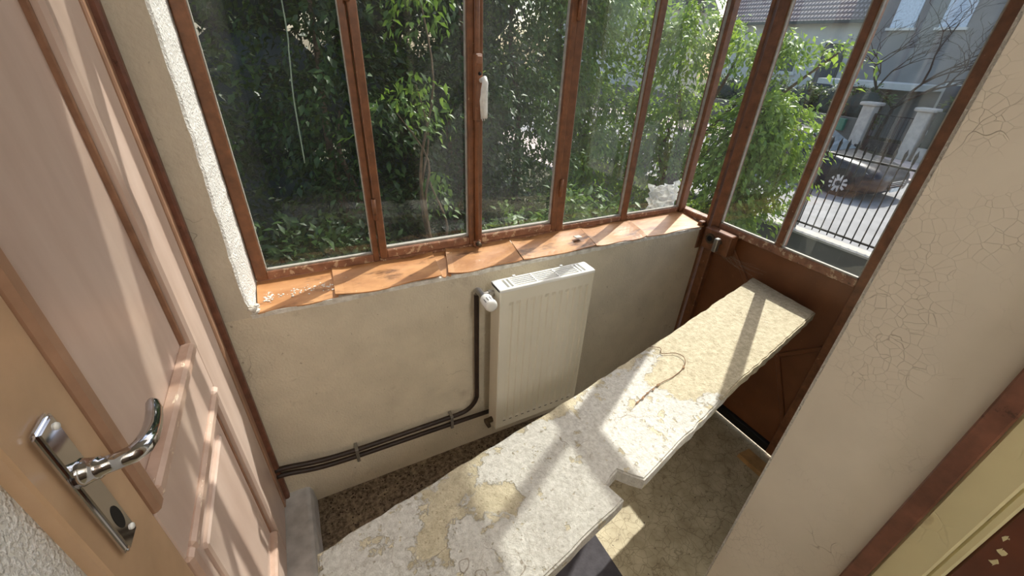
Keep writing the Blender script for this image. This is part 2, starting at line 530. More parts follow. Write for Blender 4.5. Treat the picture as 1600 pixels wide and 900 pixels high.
# left wall with a hole for the panelled door (near part, over the door)
o = mk('wall_left', *join(g_box(-0.45, XL - 0.016, -2.6, 0.415, 0, 2.8), g_box(-0.45, XL - 0.016, 0.40, 1.46, 2.12, 2.8), g_box(-0.45, XL - 0.045, 0.40, 1.46, 0.0, 2.13)), 'crepi', base=False)
tag(o, 'white roughcast wall beside the latch edge of the panelled door', 'wall', kind='structure')
# house wall on the right of the doorway: reveal faces the camera
o = mk('wall_house', *join(g_box(XR, XD + 0.1, 0.044, YH, 0, 2.8), g_box(XL - 0.02, XR, 0.044, YH, 2.25, 2.8)), 'cracked', base=False)
tag(o, 'cream reveal with crazed cracked paint on the right of the doorway', 'wall', kind='structure')
o = box('wall_facade', (XR + 0.012, XD + 0.08, YH, YH + 0.008, 0, 2.72), 'crepi')
tag(o, 'white roughcast house wall facing the veranda window', 'wall', kind='structure')
o = mk('wall_right', *join(g_box(XD, XD + 0.1, YH, 0.497, 0, 2.8)), 'crepi', base=False)
tag(o, 'rendered wall between house and steel door', 'wall', kind='structure')
o = mk('ceiling', *g_box(-0.45, XD + 0.12, -2.6, YG + 0.12, Z_TOP + 0.1, Z_TOP + 0.2), 'ceiling', base=False)
tag(o, 'plain off-white ceiling', 'ceiling', kind='structure')
o = mk('wall_hall', *join(g_box(-0.45, 1.6, -2.6, -2.5, 0, 2.8), g_box(XR + 0.04, XR + 0.14, -2.5, -0.30, 0, 2.8)), 'hall', base=False)
tag(o, 'plain wall of the hall behind the doorway', 'wall', kind='structure')
MT['lamp'] = NT('unseen_fill_emission')  # unseen glowing globe added as fill to brighten the cream reveal
_em = MT['lamp'].n('ShaderNodeEmission', {'Color': (1.0, 0.96, 0.9, 1), 'Strength': 46.0})
MT['lamp'].t.links.new(_em.outputs[0], MT['lamp'].out.inputs['Surface'])
MT['lamp'] = MT['lamp'].m
hl = thing('hall_fill_glow', (0.42, -1.0, 2.3), 'added unseen fill lamp in the hall behind the doorway', 'lamp')
_bm = bmesh.new(); bmesh.ops.create_uvsphere(_bm, u_segments=20, v_segments=12, radius=0.12)
for _v in _bm.verts: _v.co += Vector((0.42, -1.0, 2.42))
mk('globe', *bm_out(_bm), 'lamp', hl, True); _bm.free()
mk('stem', *g_tube([(0.42, -1.0, 2.53), (0.42, -1.0, Z_TOP + 0.1)], 0.012, 10), 'brass_dark', hl, True)
# low grey ledge along the left wall, under the panelled door
def ledge():
    prof = [(XL - 0.06, 0.0), (-0.188, 0.0), (-0.192, 0.07), (-0.200, 0.094), (-0.212, 0.1), (XL - 0.06, 0.1)]
    V, F = [], []
    ys = np.linspace(YW, 0.30, 14)
    for y in ys:
        for x, z in prof:
            V.append((x + random.uniform(-.001, .001), y, z))
    k = len(prof)
    for i in range(len(ys) - 1):
        for j in range(k):
            a, b = i * k + j, i * k + (j + 1) % k
            F.append([a, b, b + k, a + k])
    F.append(list(range(k))[::-1]); F.append([(len(ys) - 1) * k + j for j in range(k)])
    return V, F
o = mk('trim_1', *ledge(), 'ledge', base=False)
tag(o, 'scuffed light grey raised threshold along the foot of the panelled door', 'threshold', kind='structure')

# window sill: separate curled boards
sill = thing('trim_2', (0.7, 1.28, Z_SILL - 0.004), 'cracked orange-brown window sill made of overlapping sheets', 'window sill', kind='structure')
sb = [((-0.182, 0.038), (-0.185, 0.046), 0.000), ((0.030, 0.372), (0.040, 0.392), 0.006), ((0.374, 0.405), (0.394, 0.49), 0.001), ((0.398, 0.688), (0.445, 0.712), 0.008), ((0.694, 1.032), (0.716, 1.062), 0.007), ((1.036, 1.310), (1.066, 1.348), 0.004), ((1.312, 1.668), (1.350, 1.70), 0.003)]
for i, ((f0, f1), (b0, b1), lift) in enumerate(sb):
    nx, ny = 14, 7
    V, F = [], []
    ph = random.uniform(0, 6)
    for lay in (1, 0):
        for iy in range(ny):
            t = iy / (ny - 1)
            for ix in range(nx):
                s = ix / (nx - 1)
                x = (f0 + (f1 - f0) * s) * (1 - t) + (b0 + (b1 - b0) * s) * t
                y = YW - 0.003 + (YG + 0.012 - YW) * t + (0.004 * math.sin(s * 9 + ph) if iy == 0 else 0)
                curl = 0.010 * (abs(2 * s - 1) ** 6) * (1 if lift > 0.003 else 0.2)
                wave = (0.004 * math.sin(s * 7 + ph) * math.sin(t * 5 + ph)) if lift > 0.003 else 0
                z = Z_SILL + lift * 0.6 + 0.014 * t + curl * 0.6 + wave * 0.8
                V.append((x, y, max(z, Z_SILL - 0.001) - (0 if lay else 0.004)))
    N = nx * ny
    for iy in range(ny - 1):
        for ix in range(nx - 1):
            a = iy * nx + ix
            F.append([a, a + 1, a + nx + 1, a + nx])
            F.append([N + a + nx, N + a + nx + 1, N + a + 1, N + a])
    rim = [ix for ix in range(nx)] + [iy * nx + nx - 1 for iy in range(1, ny)] + [(ny - 1) * nx + ix for ix in range(nx - 2, -1, -1)] + [iy * nx for iy in range(ny - 2, 0, -1)]
    for a, b in zip(rim, rim[1:] + rim[:1]):
        F.append([b, a, N + a, N + b])
    mk('sill_board', V, F, 'sill', sill, smooth=False)
# white plaster edge under the boards
V, F = [], []
xs = np.linspace(-0.2, XD - 0.03, 120)
prv = None
for x in xs:
    th = 0.003 + 0.005 * max(0, math.sin(x * 13 + 1)) * random.random()
    V += [(x, YW - 0.0035, Z_SILL - 0.013 - th), (x, YW - 0.0035, Z_SILL - 0.002), (x, YW + 0.012, Z_SILL - 0.0015), (x, YW + 0.012, Z_SILL - 0.02)]
for i in range(len(xs) - 1):
    for j in range(4):
        a, b = i * 4 + j, i * 4 + (j + 1) % 4
        F.append([a, b, b + 4, a + 4][::-1])
F += [[0, 1, 2, 3], [len(V) - 1, len(V) - 2, len(V) - 3, len(V) - 4]]
mk('plaster_edge', V, F, 'plaster', sill)

# ------------------------------------------------------------------ the window
win = thing('window_1', (0.75, YG, Z_SILL), 'wide rust-brown steel window of narrow tall panes above the radiator', 'window', kind='structure')
FD = 0.030
zb = Z_SILL + 0.018
def vbar(name, x0, x1, z0, z1, y0=YG, y1=YG + FD, mat='brown', parent=None, bev=0.003):
    return box(name, (x0, x1, y0, y1, z0, z1), mat, parent or win, bev)
vbar('jamb', -0.184, -0.150, zb, Z_TOP)
vbar('bottom_rail', -0.150, 0.180, zb, zb + 0.030, mat='brown_old')
vbar('mullion', 0.180, 0.200, zb, Z_TOP)
vbar('mullion', 0.935, 0.972, zb, Z_TOP)
vbar('bottom_rail', 0.972, 1.296, zb, zb + 0.024, mat='brown_old')
vbar('mullion', 1.296, 1.330, zb, Z_TOP)
vbar('bottom_rail', 1.330, 1.668, zb, zb + 0.024, mat='brown_old')
vbar('corner_post', 1.668, 1.705, zb, Z_TOP, YG - 0.01, YG + FD)
vbar('bottom_rail', 0.200, 0.935, zb - 0.004, zb + 0.010, mat='brown_old')
# two casements
for (x0, x1) in ((0.203, 0.562), (0.566, 0.932)):
    cs = vbar('casement_stile', x0, x0 + 0.024, zb + 0.012, Z_TR - 0.02, YG - 0.010, YG + 0.022)
    vbar('casement_stile', x1 - 0.024, x1, zb + 0.012, Z_TR - 0.02, YG - 0.010, YG + 0.022)
    vbar('casement_rail', x0 + 0.024, x1 - 0.024, zb + 0.012, zb + 0.042, YG - 0.008, YG + 0.022, 'brown_old')
    vbar('casement_rail', x0 + 0.024, x1 - 0.024, Z_TR - 0.05, Z_TR - 0.02, YG - 0.008, YG + 0.022)
    vbar('putty_line', x0 + 0.024, x1 - 0.024, zb + 0.042, zb + 0.049, YG + 0.006, YG + 0.022, 'putty', bev=0.0)
vbar('transom', -0.150, 0.180, Z_TR, Z_TR + 0.035)
vbar('transom', 0.200, 0.935, Z_TR - 0.018, Z_TR + 0.035)
vbar('transom', 0.972, 1.296, Z_TR, Z_TR + 0.035)
vbar('transom', 1.330, 1.668, Z_TR, Z_TR + 0.035)
vbar('head', -0.2, 1.72, Z_TOP, Z_TOP + 0.1)
bays = [(-0.150, 0.180, zb + 0.030, 'glass'), (0.227, 0.538, zb + 0.042, 'glass'), (0.590, 0.908, zb + 0.042, 'glass_dusty'), (0.972, 1.296, zb + 0.024, 'glass_dusty'), (1.330, 1.668, zb + 0.024, 'glass_dusty')]
for x0, x1, z0, m in bays:
    zt = Z_TR if m == 'glass' and x0 < 0 or x0 > 0.95 else Z_TR - 0.05
    box('pane', (x0 - 0.003, x1 + 0.003, YG + 0.018, YG + 0.021, z0 - 0.003, zt + 0.003), m, win)
    vbar('putty_line', x0, x0 + 0.0025, z0, zt, YG + 0.005, YG + 0.018, 'putty', bev=0)
    vbar('putty_line', x1 - 0.0025, x1, z0, zt, YG + 0.005, YG + 0.018, 'putty', bev=0)
    if not 0.2 < x0 < 0.9:
        vbar('putty_line', x0 + 0.005, x1 - 0.005, z0, z0 + 0.005, YG + 0.005, YG + 0.018, 'putty', bev=0)
for x0, x1 in ((-0.150, 0.180), (0.200, 0.935), (0.972, 1.296), (1.330, 1.668)):  # unseen panes added so weakened sun reaches the near half of the slab
    box('added_transom_pane', (x0 - 0.002, x1 + 0.002, YG + 0.018, YG + 0.021, Z_TR + 0.033, Z_TOP + 0.004), 'frost_sun_filter', win)
# espagnolette bolt on the meeting stiles
for k, (zz0, zz1) in enumerate(((zb + 0.03, Z_TR - 0.03),)):
    v, f = g_tube([(0.564, YG - 0.020, zz0), (0.564, YG - 0.020, zz1)], 0.0085, 10)
    mk('bolt_rod', v, f, 'brown', win, True)
lat = mk('latch_case', *g_box(0.552, 0.578, YG - 0.036, YG - 0.010, 1.385, 1.580, 0.004), 'brown', win)
mk('screw', *g_tube([(0.567, YG - 0.040, 1.525), (0.567, YG - 0.034, 1.525)], 0.005, 10), 'black', lat, True)
mk('latch_cap', *g_box(0.556, 0.575, YG - 0.041, YG - 0.03, 1.552, 1.575, 0.003), 'brown_old', lat)
# handle wrapped in white string
hp = [(0.571, YG - 0.036, 1.506), (0.574, YG - 0.058, 1.512), (0.573, YG - 0.066, 1.500), (0.570, YG - 0.062, 1.480), (0.572, YG - 0.058, 1.45), (0.575, YG - 0.055, 1.42), (0.576, YG - 0.053, 1.398)]
mk('latch_handle', *g_tube(hp, [0.007, 0.009, 0.010, 0.0095, 0.0115, 0.011, 0.009], 10), 'white_cord', lat, True)
fl_ = []
for q in range(9):
    a = q * 0.7
    fl_.append(g_tube([(hp[2][0] + .008 * math.cos(a), hp[2][1] + .006 * math.sin(a), 1.50), (hp[4][0] + .012 * math.cos(a), hp[4][1] + .010 * math.sin(a), 1.45), (hp[6][0] + .010 * math.cos(a + .3), hp[6][1] + .008 * math.sin(a + .3), 1.392 + random.uniform(-.006, .012))], 0.0016, 5))
mk('string_wrap', *join(*fl_), 'white_cord', lat, True)
kn = mk('bottom_keeper', *g_box(0.551, 0.578, YG - 0.034, YG - 0.006, zb + 0.004, zb + 0.034, 0.006, 2), 'brown_old', win)
mk('keeper_knob', *g_tube([(0.565, YG - 0.048, zb + 0.020), (0.565, YG - 0.030, zb + 0.020)], [0.008, 0.011], 10), 'brass_dark', kn, True)
for zz in (1.12, 1.72):
    for xx in (0.934, 0.202):
        tube('hinge', [(xx, YG - 0.014, zz - 0.035), (xx, YG - 0.014, zz + 0.035)], 0.0075, 'brown', win)

# fixed side light between window corner and steel door (plane x = XD)
box('side_rail', (XD, XD + 0.04, 1.206, YG, Z_SILL + 0.004, Z_SILL + 0.036), 'brown_old', win, 0.003)
box('pane', (XD + 0.016, XD + 0.019, 1.203, YG + 0.003, Z_SILL + 0.034, Z_TR + 0.003), 'glass', win)
box('transom', (XD, XD + 0.04, 1.206, YG, Z_TR, Z_TR + 0.035), 'brown', win, 0.003)
box('added_transom_pane', (XD + 0.016, XD + 0.019, 1.203, YG + 0.003, Z_TR + 0.033, Z_TOP + 0.004), 'frost_sun_filter', win)
o = box('trim_3', (XD - 0.004, XD + 0.05, 1.188, 1.206, 0.0, Z_TOP), 'brown', None, 0.003)
tag(o, 'brown steel post on the lock side of the steel door', 'door frame', kind='structure')

# ------------------------------------------------------------------ steel door
sd = thing('door_2', (XD + 0.02, 0.85, 0.0), 'rust-brown steel outer door with tall panes over a cross-braced panel', 'door', kind='structure')
y0d, y1d = 0.497, 1.178
zr = 0.943      # lower edge of the glass
box('stile', (XD, XD + 0.034, y1d - 0.044, y1d, 0.02, Z_DT), 'brown', sd, 0.003)
box('stile', (XD, XD + 0.034, y0d, y0d + 0.055, 0.02, Z_DT), 'brown', sd, 0.003)
box('glazing_rail', (XD + 0.002, XD + 0.034, y0d + 0.055, y1d - 0.044, zr - 0.034, zr), 'brown_old', sd, 0.003)
box('mullion', (XD + 0.002, XD + 0.043, 0.842, 0.868, zr, Z_DT), 'brown', sd, 0.003)
box('top_rail', (XD, XD + 0.034, y0d + 0.055, y1d - 0.044, Z_DT - 0.05, Z_DT), 'brown', sd, 0.003)
for (a, b) in ((y0d + 0.055, 0.842), (0.868, y1d - 0.044)):
    box('pane', (XD + 0.018, XD + 0.021, a - 0.003, b + 0.003, zr - 0.003, Z_DT - 0.047), 'glass', sd)
    for (p, q, r, s) in ((a, a + 0.005, zr, Z_DT - 0.05), (b - 0.005, b, zr, Z_DT - 0.05), (a, b, zr, zr + 0.006)):
        box('putty_line', (XD + 0.006, XD + 0.018, p, q, r, s), 'putty', sd)
box('bottom_rail', (XD + 0.006, XD + 0.034, y0d + 0.055, y1d - 0.044, 0.014, 0.06), 'black', sd, 0.004)
box('lower_panel', (XD + 0.028, XD + 0.034, y0d + 0.02, y1d - 0.03, 0.05, zr - 0.03), 'sheet', sd)
# raised diagonal braces (shallow ridges crossing in the middle)
yc, zc = 0.690, 0.487
for (py, pz) in ((y1d - 0.07, 0.905), (y0d + 0.052, 0.07 + 0.13)):
    bar('brace', (XD + 0.027, yc, zc), (XD + 0.027, py, pz), 0.020, 0.016, 'sheet', sd, (1, 0, 0), 0.003)
bar('brace', (XD + 0.0265, yc, zc), (XD + 0.0265, y0d + 0.052, 0.63), 0.020, 0.016, 'sheet', sd, (1, 0, 0), 0.003)
bar('brace', (XD + 0.0265, yc, zc), (XD + 0.0265, y1d - 0.07, 0.10), 0.020, 0.016, 'sheet', sd, (1, 0, 0), 0.003)
# rim lock
lk = box('lock_case', (XD - 0.050, XD + 0.001, 1.022, 1.162, 0.822, 0.922), 'brown', sd, 0.004)
mk('keyhole_ring', *g_tube([(XD - 0.054, 1.122, 0.878), (XD - 0.048, 1.122, 0.878)], 0.024, 18), 'brass_dark', lk, False)
mk('cylinder', *g_tube([(XD - 0.057, 1.122, 0.878), (XD - 0.052, 1.122, 0.878)], 0.013, 14), 'black', lk, False)
mk('thumb_turn', *join(g_tube([(XD - 0.062, 1.070, 0.880), (XD - 0.048, 1.070, 0.880)], 0.011, 12), g_box(XD - 0.084, XD - 0.060, 1.060, 1.080, 0.838, 0.902, 0.003)), 'nickel', lk)
kp = box('lock_keeper', (XD - 0.036, XD - 0.006, 1.196, 1.222, 0.792, 0.928), 'brown', sd, 0.004)
box('door_transom', (XD, XD + 0.04, y0d, 1.186, Z_DT + 0.004, Z_DT + 0.035), 'brown', sd, 0.003)
box('added_transom_pane', (XD + 0.016, XD + 0.019, y0d, 1.188, Z_DT + 0.033, Z_TOP + 0.004), 'frost_sun_filter', sd)

# ------------------------------------------------------------------ panelled wooden door on the left
pd = thing('door_1', (XL - 0.02, 0.78, 0.11), 'pinkish beige panelled wooden door with chrome lever handle', 'door', kind='structure')
DT = 0.036
def dbox(name, y0, y1, z0, z1, mat, proud=0.0, back=DT, bev=0.003, parent=None):
    return box(name, (XL - back, XL + proud, y0, y1, z0, z1), mat, parent or pd, bev)
Y0, Y1 = 0.415, 1.140
dbox('stile', Y0, 0.535, 0.105, 2.10, 'door_warm')
dbox('stile', 0.975, Y1, 0.105, 2.10, 'door')
dbox('lock_rail', 0.535, 0.975, 0.860, 0.985, 'door')
dbox('bottom_rail', 0.535, 0.975, 0.105, 0.250, 'door')
dbox('top_rail', 0.535, 0.975, 1.98, 2.10, 'door')
box('upper_panel', (XL - 0.030, XL - 0.016, 0.530, 0.980, 0.980, 1.985), 'door', pd)
box('lower_panel', (XL - 0.030, XL - 0.010, 0.530, 0.980, 0.245, 0.865), 'door', pd)
def moulding(z0, z1, tag_lower):
    w = 0.028
    m = 'moulding'
    h = 0.008
    dbox('moulding', 0.535, 0.535 + w, z0, z1, 'frame_tan' if not tag_lower else m, h, 0.02, 0.006)
    dbox('moulding', 0.975 - w, 0.975, z0, z1, 'door', h, 0.02, 0.006)
    dbox('moulding', 0.535 + w, 0.975 - w, z0, z0 + w, m, h, 0.02, 0.006)
    dbox('moulding', 0.535 + w, 0.975 - w, z1 - w, z1, m, h, 0.02, 0.006)
    dbox('moulding_bead', 0.535 + w, 0.535 + w + 0.008, z0 + w, z1 - w, 'groove', -0.006, 0.02, 0.002)
    dbox('moulding_bead', 0.975 - w - 0.008, 0.975 - w, z0 + w, z1 - w, 'groove', -0.006, 0.02, 0.002)
moulding(0.985, 1.98, False)
moulding(0.250, 0.860, True)
box('raised_field', (XL - 0.012, XL - 0.002, 0.612, 0.900, 0.330, 0.775), 'door', pd, 0.008)
# chrome handle set
def handle():
    yc = 0.462
    V, F = g_box(XL, XL + 0.009, yc - 0.0195, yc + 0.0195, 1.040, 1.256, 0.0055, 3)
    pl = mk('handle_plate', V, F, 'chrome', pd)
    zn = 1.176
    path = [(XL + 0.006, yc, zn), (XL + 0.012, yc, zn), (XL + 0.020, yc, zn), (XL + 0.024, yc, zn), (XL + 0.026, yc, zn), (XL + 0.040, yc + 0.0005, zn + 0.0015), (XL + 0.052, yc + 0.003, zn + 0.002), (XL + 0.060, yc + 0.012, zn + 0.002), (XL + 0.062, yc + 0.026, zn), (XL + 0.061, yc + 0.045, zn - 0.004), (XL + 0.058, yc + 0.066, zn - 0.008), (XL + 0.055, yc + 0.086, zn - 0.008), (XL + 0.052, yc + 0.098, zn - 0.004), (XL + 0.0505, yc + 0.102, zn - 0.001)]
    rad = [0.0175, 0.0145, 0.0125, 0.0125, 0.0100, 0.0102, 0.0108, 0.0112, 0.0108, 0.0100, 0.0095, 0.0090, 0.0070, 0.003]
    mk('lever', *g_tube(path, rad, 18), 'chrome', pl, True)
    kh = [(XL + 0.0085, yc + 0.0085 * math.cos(a), 1.090 + 0.019 * math.sin(a)) for a in np.linspace(0, 2 * math.pi, 24, endpoint=False)]
    kh2 = [(XL + 0.0096, p[1], p[2]) for p in kh]
    n = 24
    mk('keyhole', kh + kh2, [list(range(n))[::-1], list(range(n, 2 * n))] + [[i, (i + 1) % n, n + (i + 1) % n, n + i] for i in range(n)], 'black', pl)
    for zz in (1.240, 1.056):
        mk('screw', *g_tube([(XL + 0.008, yc + 0.009, zz), (XL + 0.0112, yc + 0.009, zz)], [0.0048, 0.0035], 12), 'rad_white', pl, True)
handle()
# frame on the hinge side
fr = thing('trim_4', (XL, 1.17, 0.1), 'tan-brown wooden frame on the hinge side of the panelled door', 'door frame', kind='structure')
box('frame_post', (XL - 0.05, XL + 0.004, 1.143, 1.176, 0.1, 2.13), 'frame_tan', fr, 0.003)
box('frame_bead', (XL - 0.03, XL + 0.018, 1.174, 1.199, 0.1, 2.13), 'brown_trim', fr, 0.005)
box('frame_head', (XL - 0.05, XL + 0.004, 0.40, 1.143, 2.104, 2.14), 'frame_tan', fr, 0.003)

# trims on the right, near the camera
o = box('trim_5', (XR - 0.014, XR + 0.02, 0.021, 0.0445, 0.0, 2.25), 'brown_trim', None, 0.002)
tag(o, 'dull brown trim strip along the cracked cream reveal', 'door frame', kind='structure')
yt = thing('trim_6', (XR, 0, 0), 'peeling yellowish cream frame board beside the brown strip', 'door frame', kind='structure')
box('frame_board', (XR - 0.004, XR + 0.03, -0.020, 0.021, 0, 2.25), 'yellow_trim', yt, 0.003)
box('frame_bead', (XR + 0.004, XR + 0.03, -0.032, -0.020, 0, 2.25), 'yellow_trim', yt, 0.003)
rd = thing('door_3', (XR, -0.2, 0), 'dark brown inner door at the right edge, paint chipped', 'door', kind='structure')
box('door_leaf', (XR + 0.006, XR + 0.04, -0.32, -0.032, 0.01, 2.1), 'brown_door', rd, 0.003)
chips = []
for z in np.linspace(1.05, 1.09, 3):
    ang = sorted(random.uniform(0, 6.28) for _ in range(8))
    py_ = -0.046 + random.uniform(-.006, .006)
    pl_ = [(py_ + .004 * random.uniform(.5, 1.3) * math.cos(q), z + .006 * random.uniform(.5, 1.4) * math.sin(q)) for q in ang]
    k_ = len(pl_)
    chips.append(([(XR + 0.0052, y_, z_) for y_, z_ in pl_] + [(XR + 0.0065, y_, z_) for y_, z_ in pl_], [list(range(k_)), list(range(k_, 2 * k_))[::-1]] + [[i, i + k_, (i + 1) % k_ + k_, (i + 1) % k_] for i in range(k_)]))
mk('paint_chip', *join(*chips), 'yellow_trim', rd)

# ================================================================== THINGS INSIDE
# ------------------------------------------------------------------ radiator
RX0, RX1, RY0, RY1, RZ0, RZ1 = 0.535, 0.938, 1.070, 1.142, 0.192, 0.884
ra = thing('radiator', ((RX0 + RX1) / 2, 1.11, RZ0), 'cream-white panel radiator with thermostat valve under the window', 'radiator')
def rib_panel():
    xs, prof = [], []
    m0, m1 = RX0 + 0.026, RX1 - 0.020
    pitch = (m1 - m0) / 12
    for i in range(12):
        b = m0 + i * pitch
        for fx, d in ((0.0, 0), (0.30, 0), (0.42, 1), (0.88, 1)):
            xs.append(b + fx * pitch); prof.append(d)
    xs = [RX0 + 0.006] + xs + [m1, RX1 - 0.006]
    prof = [0] + prof + [0, 0]
    zs = [RZ0 + 0.003, RZ0 + 0.040, RZ0 + 0.048, RZ1 - 0.075, RZ1 - 0.058, RZ1 - 0.012]
    zw = [0, 0, 1, 1, 0, 0]
    V, F = [], []
    for z, w in zip(zs, zw):
        for x, d in zip(xs, prof):
            V.append((x, RY0 + 0.0055 * d * w, z))
    n = len(xs)
    for j in range(len(zs) - 1):
        for i in range(n - 1):
            a = j * n + i
            F.append([a, a + 1, a + n + 1, a + n])
    m = len(V)
    V += [(xs[0], RY0 + 0.016, zs[0]), (xs[-1], RY0 + 0.016, zs[0]), (xs[-1], RY0 + 0.016, zs[-1]), (xs[0], RY0 + 0.016, zs[-1])]
    F += [[m, m + 3, m + 2, m + 1]]
    F += [[m + 1] + [i for i in range(n - 1, -1, -1)] + [m]]
    F += [[m + 3] + [(len(zs) - 1) * n + i for i in range(n)] + [m + 2]]
    F += [[m] + [j * n for j in range(len(zs))] + [m + 3], [m + 2] + [j * n + n - 1 for j in range(len(zs) - 1, -1, -1)] + [m + 1]]
    return V, F
mk('front_panel', *rib_panel(), 'rad', ra)
slots = [g_box(x, x + 0.012, RY0 - 0.0006, RY0 + 0.001, RZ0 + 0.036, RZ0 + 0.0395) for x in np.linspace(RX0 + 0.034, RX1 - 0.046, 12)]
mk('drain_slots', *join(*slots), 'dark_gap', ra)
mk('back_panel', *g_box(RX0 + 0.006, RX1 - 0.006, RY1 - 0.014, RY1, RZ0 + 0.003, RZ1 - 0.012), 'rad', ra)
mk('convector_core', *g_box(RX0 + 0.012, RX1 - 0.012, RY0 + 0.017, RY1 - 0.015, RZ0 + 0.03, RZ1 - 0.03), 'dark_gap', ra)
box('side_cover', (RX0, RX0 + 0.006, RY0 - 0.002, RY1, RZ0, RZ1 - 0.002), 'rad', ra, 0.002)
box('side_cover', (RX1 - 0.006, RX1, RY0 - 0.002, RY1, RZ0, RZ1 - 0.002), 'rad', ra, 0.002)
# top grille: frame, end plates with slits, long slats
gz0, gz1 = RZ1 - 0.012, RZ1
gr = mk('top_grille', *join(g_box(RX0, RX1, RY0 - 0.003, RY0 + 0.010, gz0, gz1, 0.002), g_box(RX0, RX1, RY1 - 0.008, RY1 + 0.001, gz0, gz1, 0.002), g_box(RX0, RX0 + 0.034, RY0 + 0.008, RY1 - 0.006, gz0, gz1), g_box(RX1 - 0.034, RX1, RY0 + 0.008, RY1 - 0.006, gz0, gz1)), 'rad_white', ra)
for xa in (RX0 + 0.044, RX0 + 0.060, RX1 - 0.068, RX1 - 0.052):
    mk('grille_bar', *g_box(xa, xa + 0.007, RY0 + 0.008, RY1 - 0.006, gz0, gz1), 'rad_white', gr)
for xa in (RX0 + 0.152, RX0 + 0.246):
    mk('grille_bar', *g_box(xa, xa + 0.005, RY0 + 0.008, RY1 - 0.006, gz0, gz1), 'rad_white', gr)
for k in range(4):
    yy = RY0 + 0.0175 + k * 0.0115
    mk('grille_slat', *g_box(RX0 + 0.066, RX1 - 0.068, yy, yy + 0.0042, gz0 + 0.001, gz1 - 0.001), 'rad_white', gr)
for xa in (RX0 + 0.085, RX0 + 0.29):
    mk('hanger_clip', *g_box(xa, xa + 0.012, RY1 - 0.004, RY1 + 0.006, gz1 - 0.004, gz1 + 0.004, 0.001), 'rad_white', gr)
    mk('wall_bracket', *g_box(xa, xa + 0.02, RY1, YW, RZ1 - 0.12, RZ1 - 0.07), 'rad_white', ra)
    mk('wall_bracket', *g_box(xa, xa + 0.02, RY1, YW, RZ0 + 0.07, RZ0 + 0.12), 'rad_white', ra)
# valve + thermostatic head (axis towards the room)
vx, vz, vy = 0.492, 0.848, 1.118
vb = mk('valve_body', *join(g_tube([(RX0 + 0.002, vy, vz), (vx + 0.020, vy, vz)], 0.010, 12), g_tube([(vx + 0.034, vy, vz), (vx + 0.022, vy, vz)], 0.0145, 6), g_tube([(vx, vy + 0.030, vz), (vx, vy - 0.022, vz)], [0.013, 0.012], 12), g_tube([(vx, vy, vz), (vx + 0.02, vy, vz)], 0.012, 12)), 'nickel', ra)
mk('elbow', *g_tube(arc((vx, 1.150, vz - 0.024), 0.024, math.pi / 2, 0, (0, 1, 0), (0, 0, 1), 6), 0.011, 12), 'nickel', vb, True)
mk('thermostat_head', *g_tube([(vx, vy - 0.020, vz), (vx, vy - 0.024, vz), (vx, vy - 0.038, vz), (vx, vy - 0.042, vz), (vx, vy - 0.070, vz), (vx, vy - 0.078, vz), (vx, vy - 0.081, vz)], [0.016, 0.0205, 0.0225, 0.0215, 0.0225, 0.0205, 0.012], 24), 'rad_white', vb, True)
gro = []
for a in np.linspace(0.5, 2.4, 5):
    cx_, cz_ = vx + 0.0222 * math.cos(a), vz + 0.0222 * math.sin(a)
    gro.append(g_tube([(cx_, vy - 0.048, cz_), (cx_, vy - 0.068, cz_)], 0.0014, 6))
mk('head_slits', *join(*gro), 'dark_gap', vb)
mk('lower_valve', *join(g_tube([(RX0 + 0.002, 1.105, 0.222), (RX0 - 0.014, 1.105, 0.222)], 0.013, 6), g_tube([(RX0 - 0.012, 1.105, 0.222), (RX0 - 0.034, 1.105, 0.222)], 0.011, 12), g_tube([(RX0 - 0.026, 1.105, 0.222), (RX0 - 0.026, 1.075, 0.216)], [0.012, 0.008], 10)), 'brass_dark', ra)

# ------------------------------------------------------------------ heating pipes
def pipe_pts_upper():
    p = [(XL + 0.002, 1.178, 0.268), (-0.24, 1.178, 0.264), (-0.16, 1.178, 0.246), (-0.06, 1.178, 0.234), (0.10, 1.178, 0.232), (0.38, 1.178, 0.234)]
    p += [tuple(q) for q in arc((0.415, 1.178, 0.316), 0.080, -math.pi / 2, 0, (1, 0, 0), (0, 0, 1), 8)]
    p += [(0.4945, 1.178, 0.45), (0.4935, 1.176, 0.70), (vx, 1.174, vz - 0.022)]
    return p
def pipe_pts_lower():
    p = [(XL + 0.002, 1.176, 0.238), (-0.24, 1.176, 0.234), (-0.16, 1.177, 0.212), (-0.06, 1.178, 0.200), (0.10, 1.178, 0.196), (0.40, 1.178, 0.192), (0.57, 1.178, 0.188), (0.80, 1.178, 0.186), (0.925, 1.178, 0.19)]
    p += [(0.935, 1.16, 0.20), (0.936, 1.147, 0.205)]
    return p
def smooth_path(p, n=6):
    p = [Vector(q) for q in p]
    out = []
    for i in range(len(p) - 1):
        a, b, c, d = p[max(i - 1, 0)], p[i], p[i + 1], p[min(i + 2, len(p) - 1)]
        for k in range(n):
            t = k / n
            out.append(0.5 * ((2 * b) + (-a + c) * t + (2 * a - 5 * b + 4 * c - d) * t * t + (-a + 3 * b - 3 * c + d) * t ** 3))
    out.append(p[-1])
    return out
hpipe = thing('heating_pipe', (0.1, 1.178, 0.23), 'dark brown heating pipe that bends up to the thermostat valve', 'pipe')
mk('pipe_run', *g_tube(smooth_path(pipe_pts_upper(), 3), 0.0095, 10), 'pipe', hpipe, True)
for cx_ in (-0.008, 0.376):
    mk('pipe_clip', *join(g_box(cx_ - 0.006, cx_ + 0.006, 1.162, 1.166, 0.180, 0.248, 0.001), g_box(cx_ - 0.006, cx_ + 0.006, 1.166, YW - 0.001, 0.244, 0.250), g_box(cx_ - 0.006, cx_ + 0.006, 1.166, YW - 0.001, 0.178, 0.183)), 'clip', hpipe)
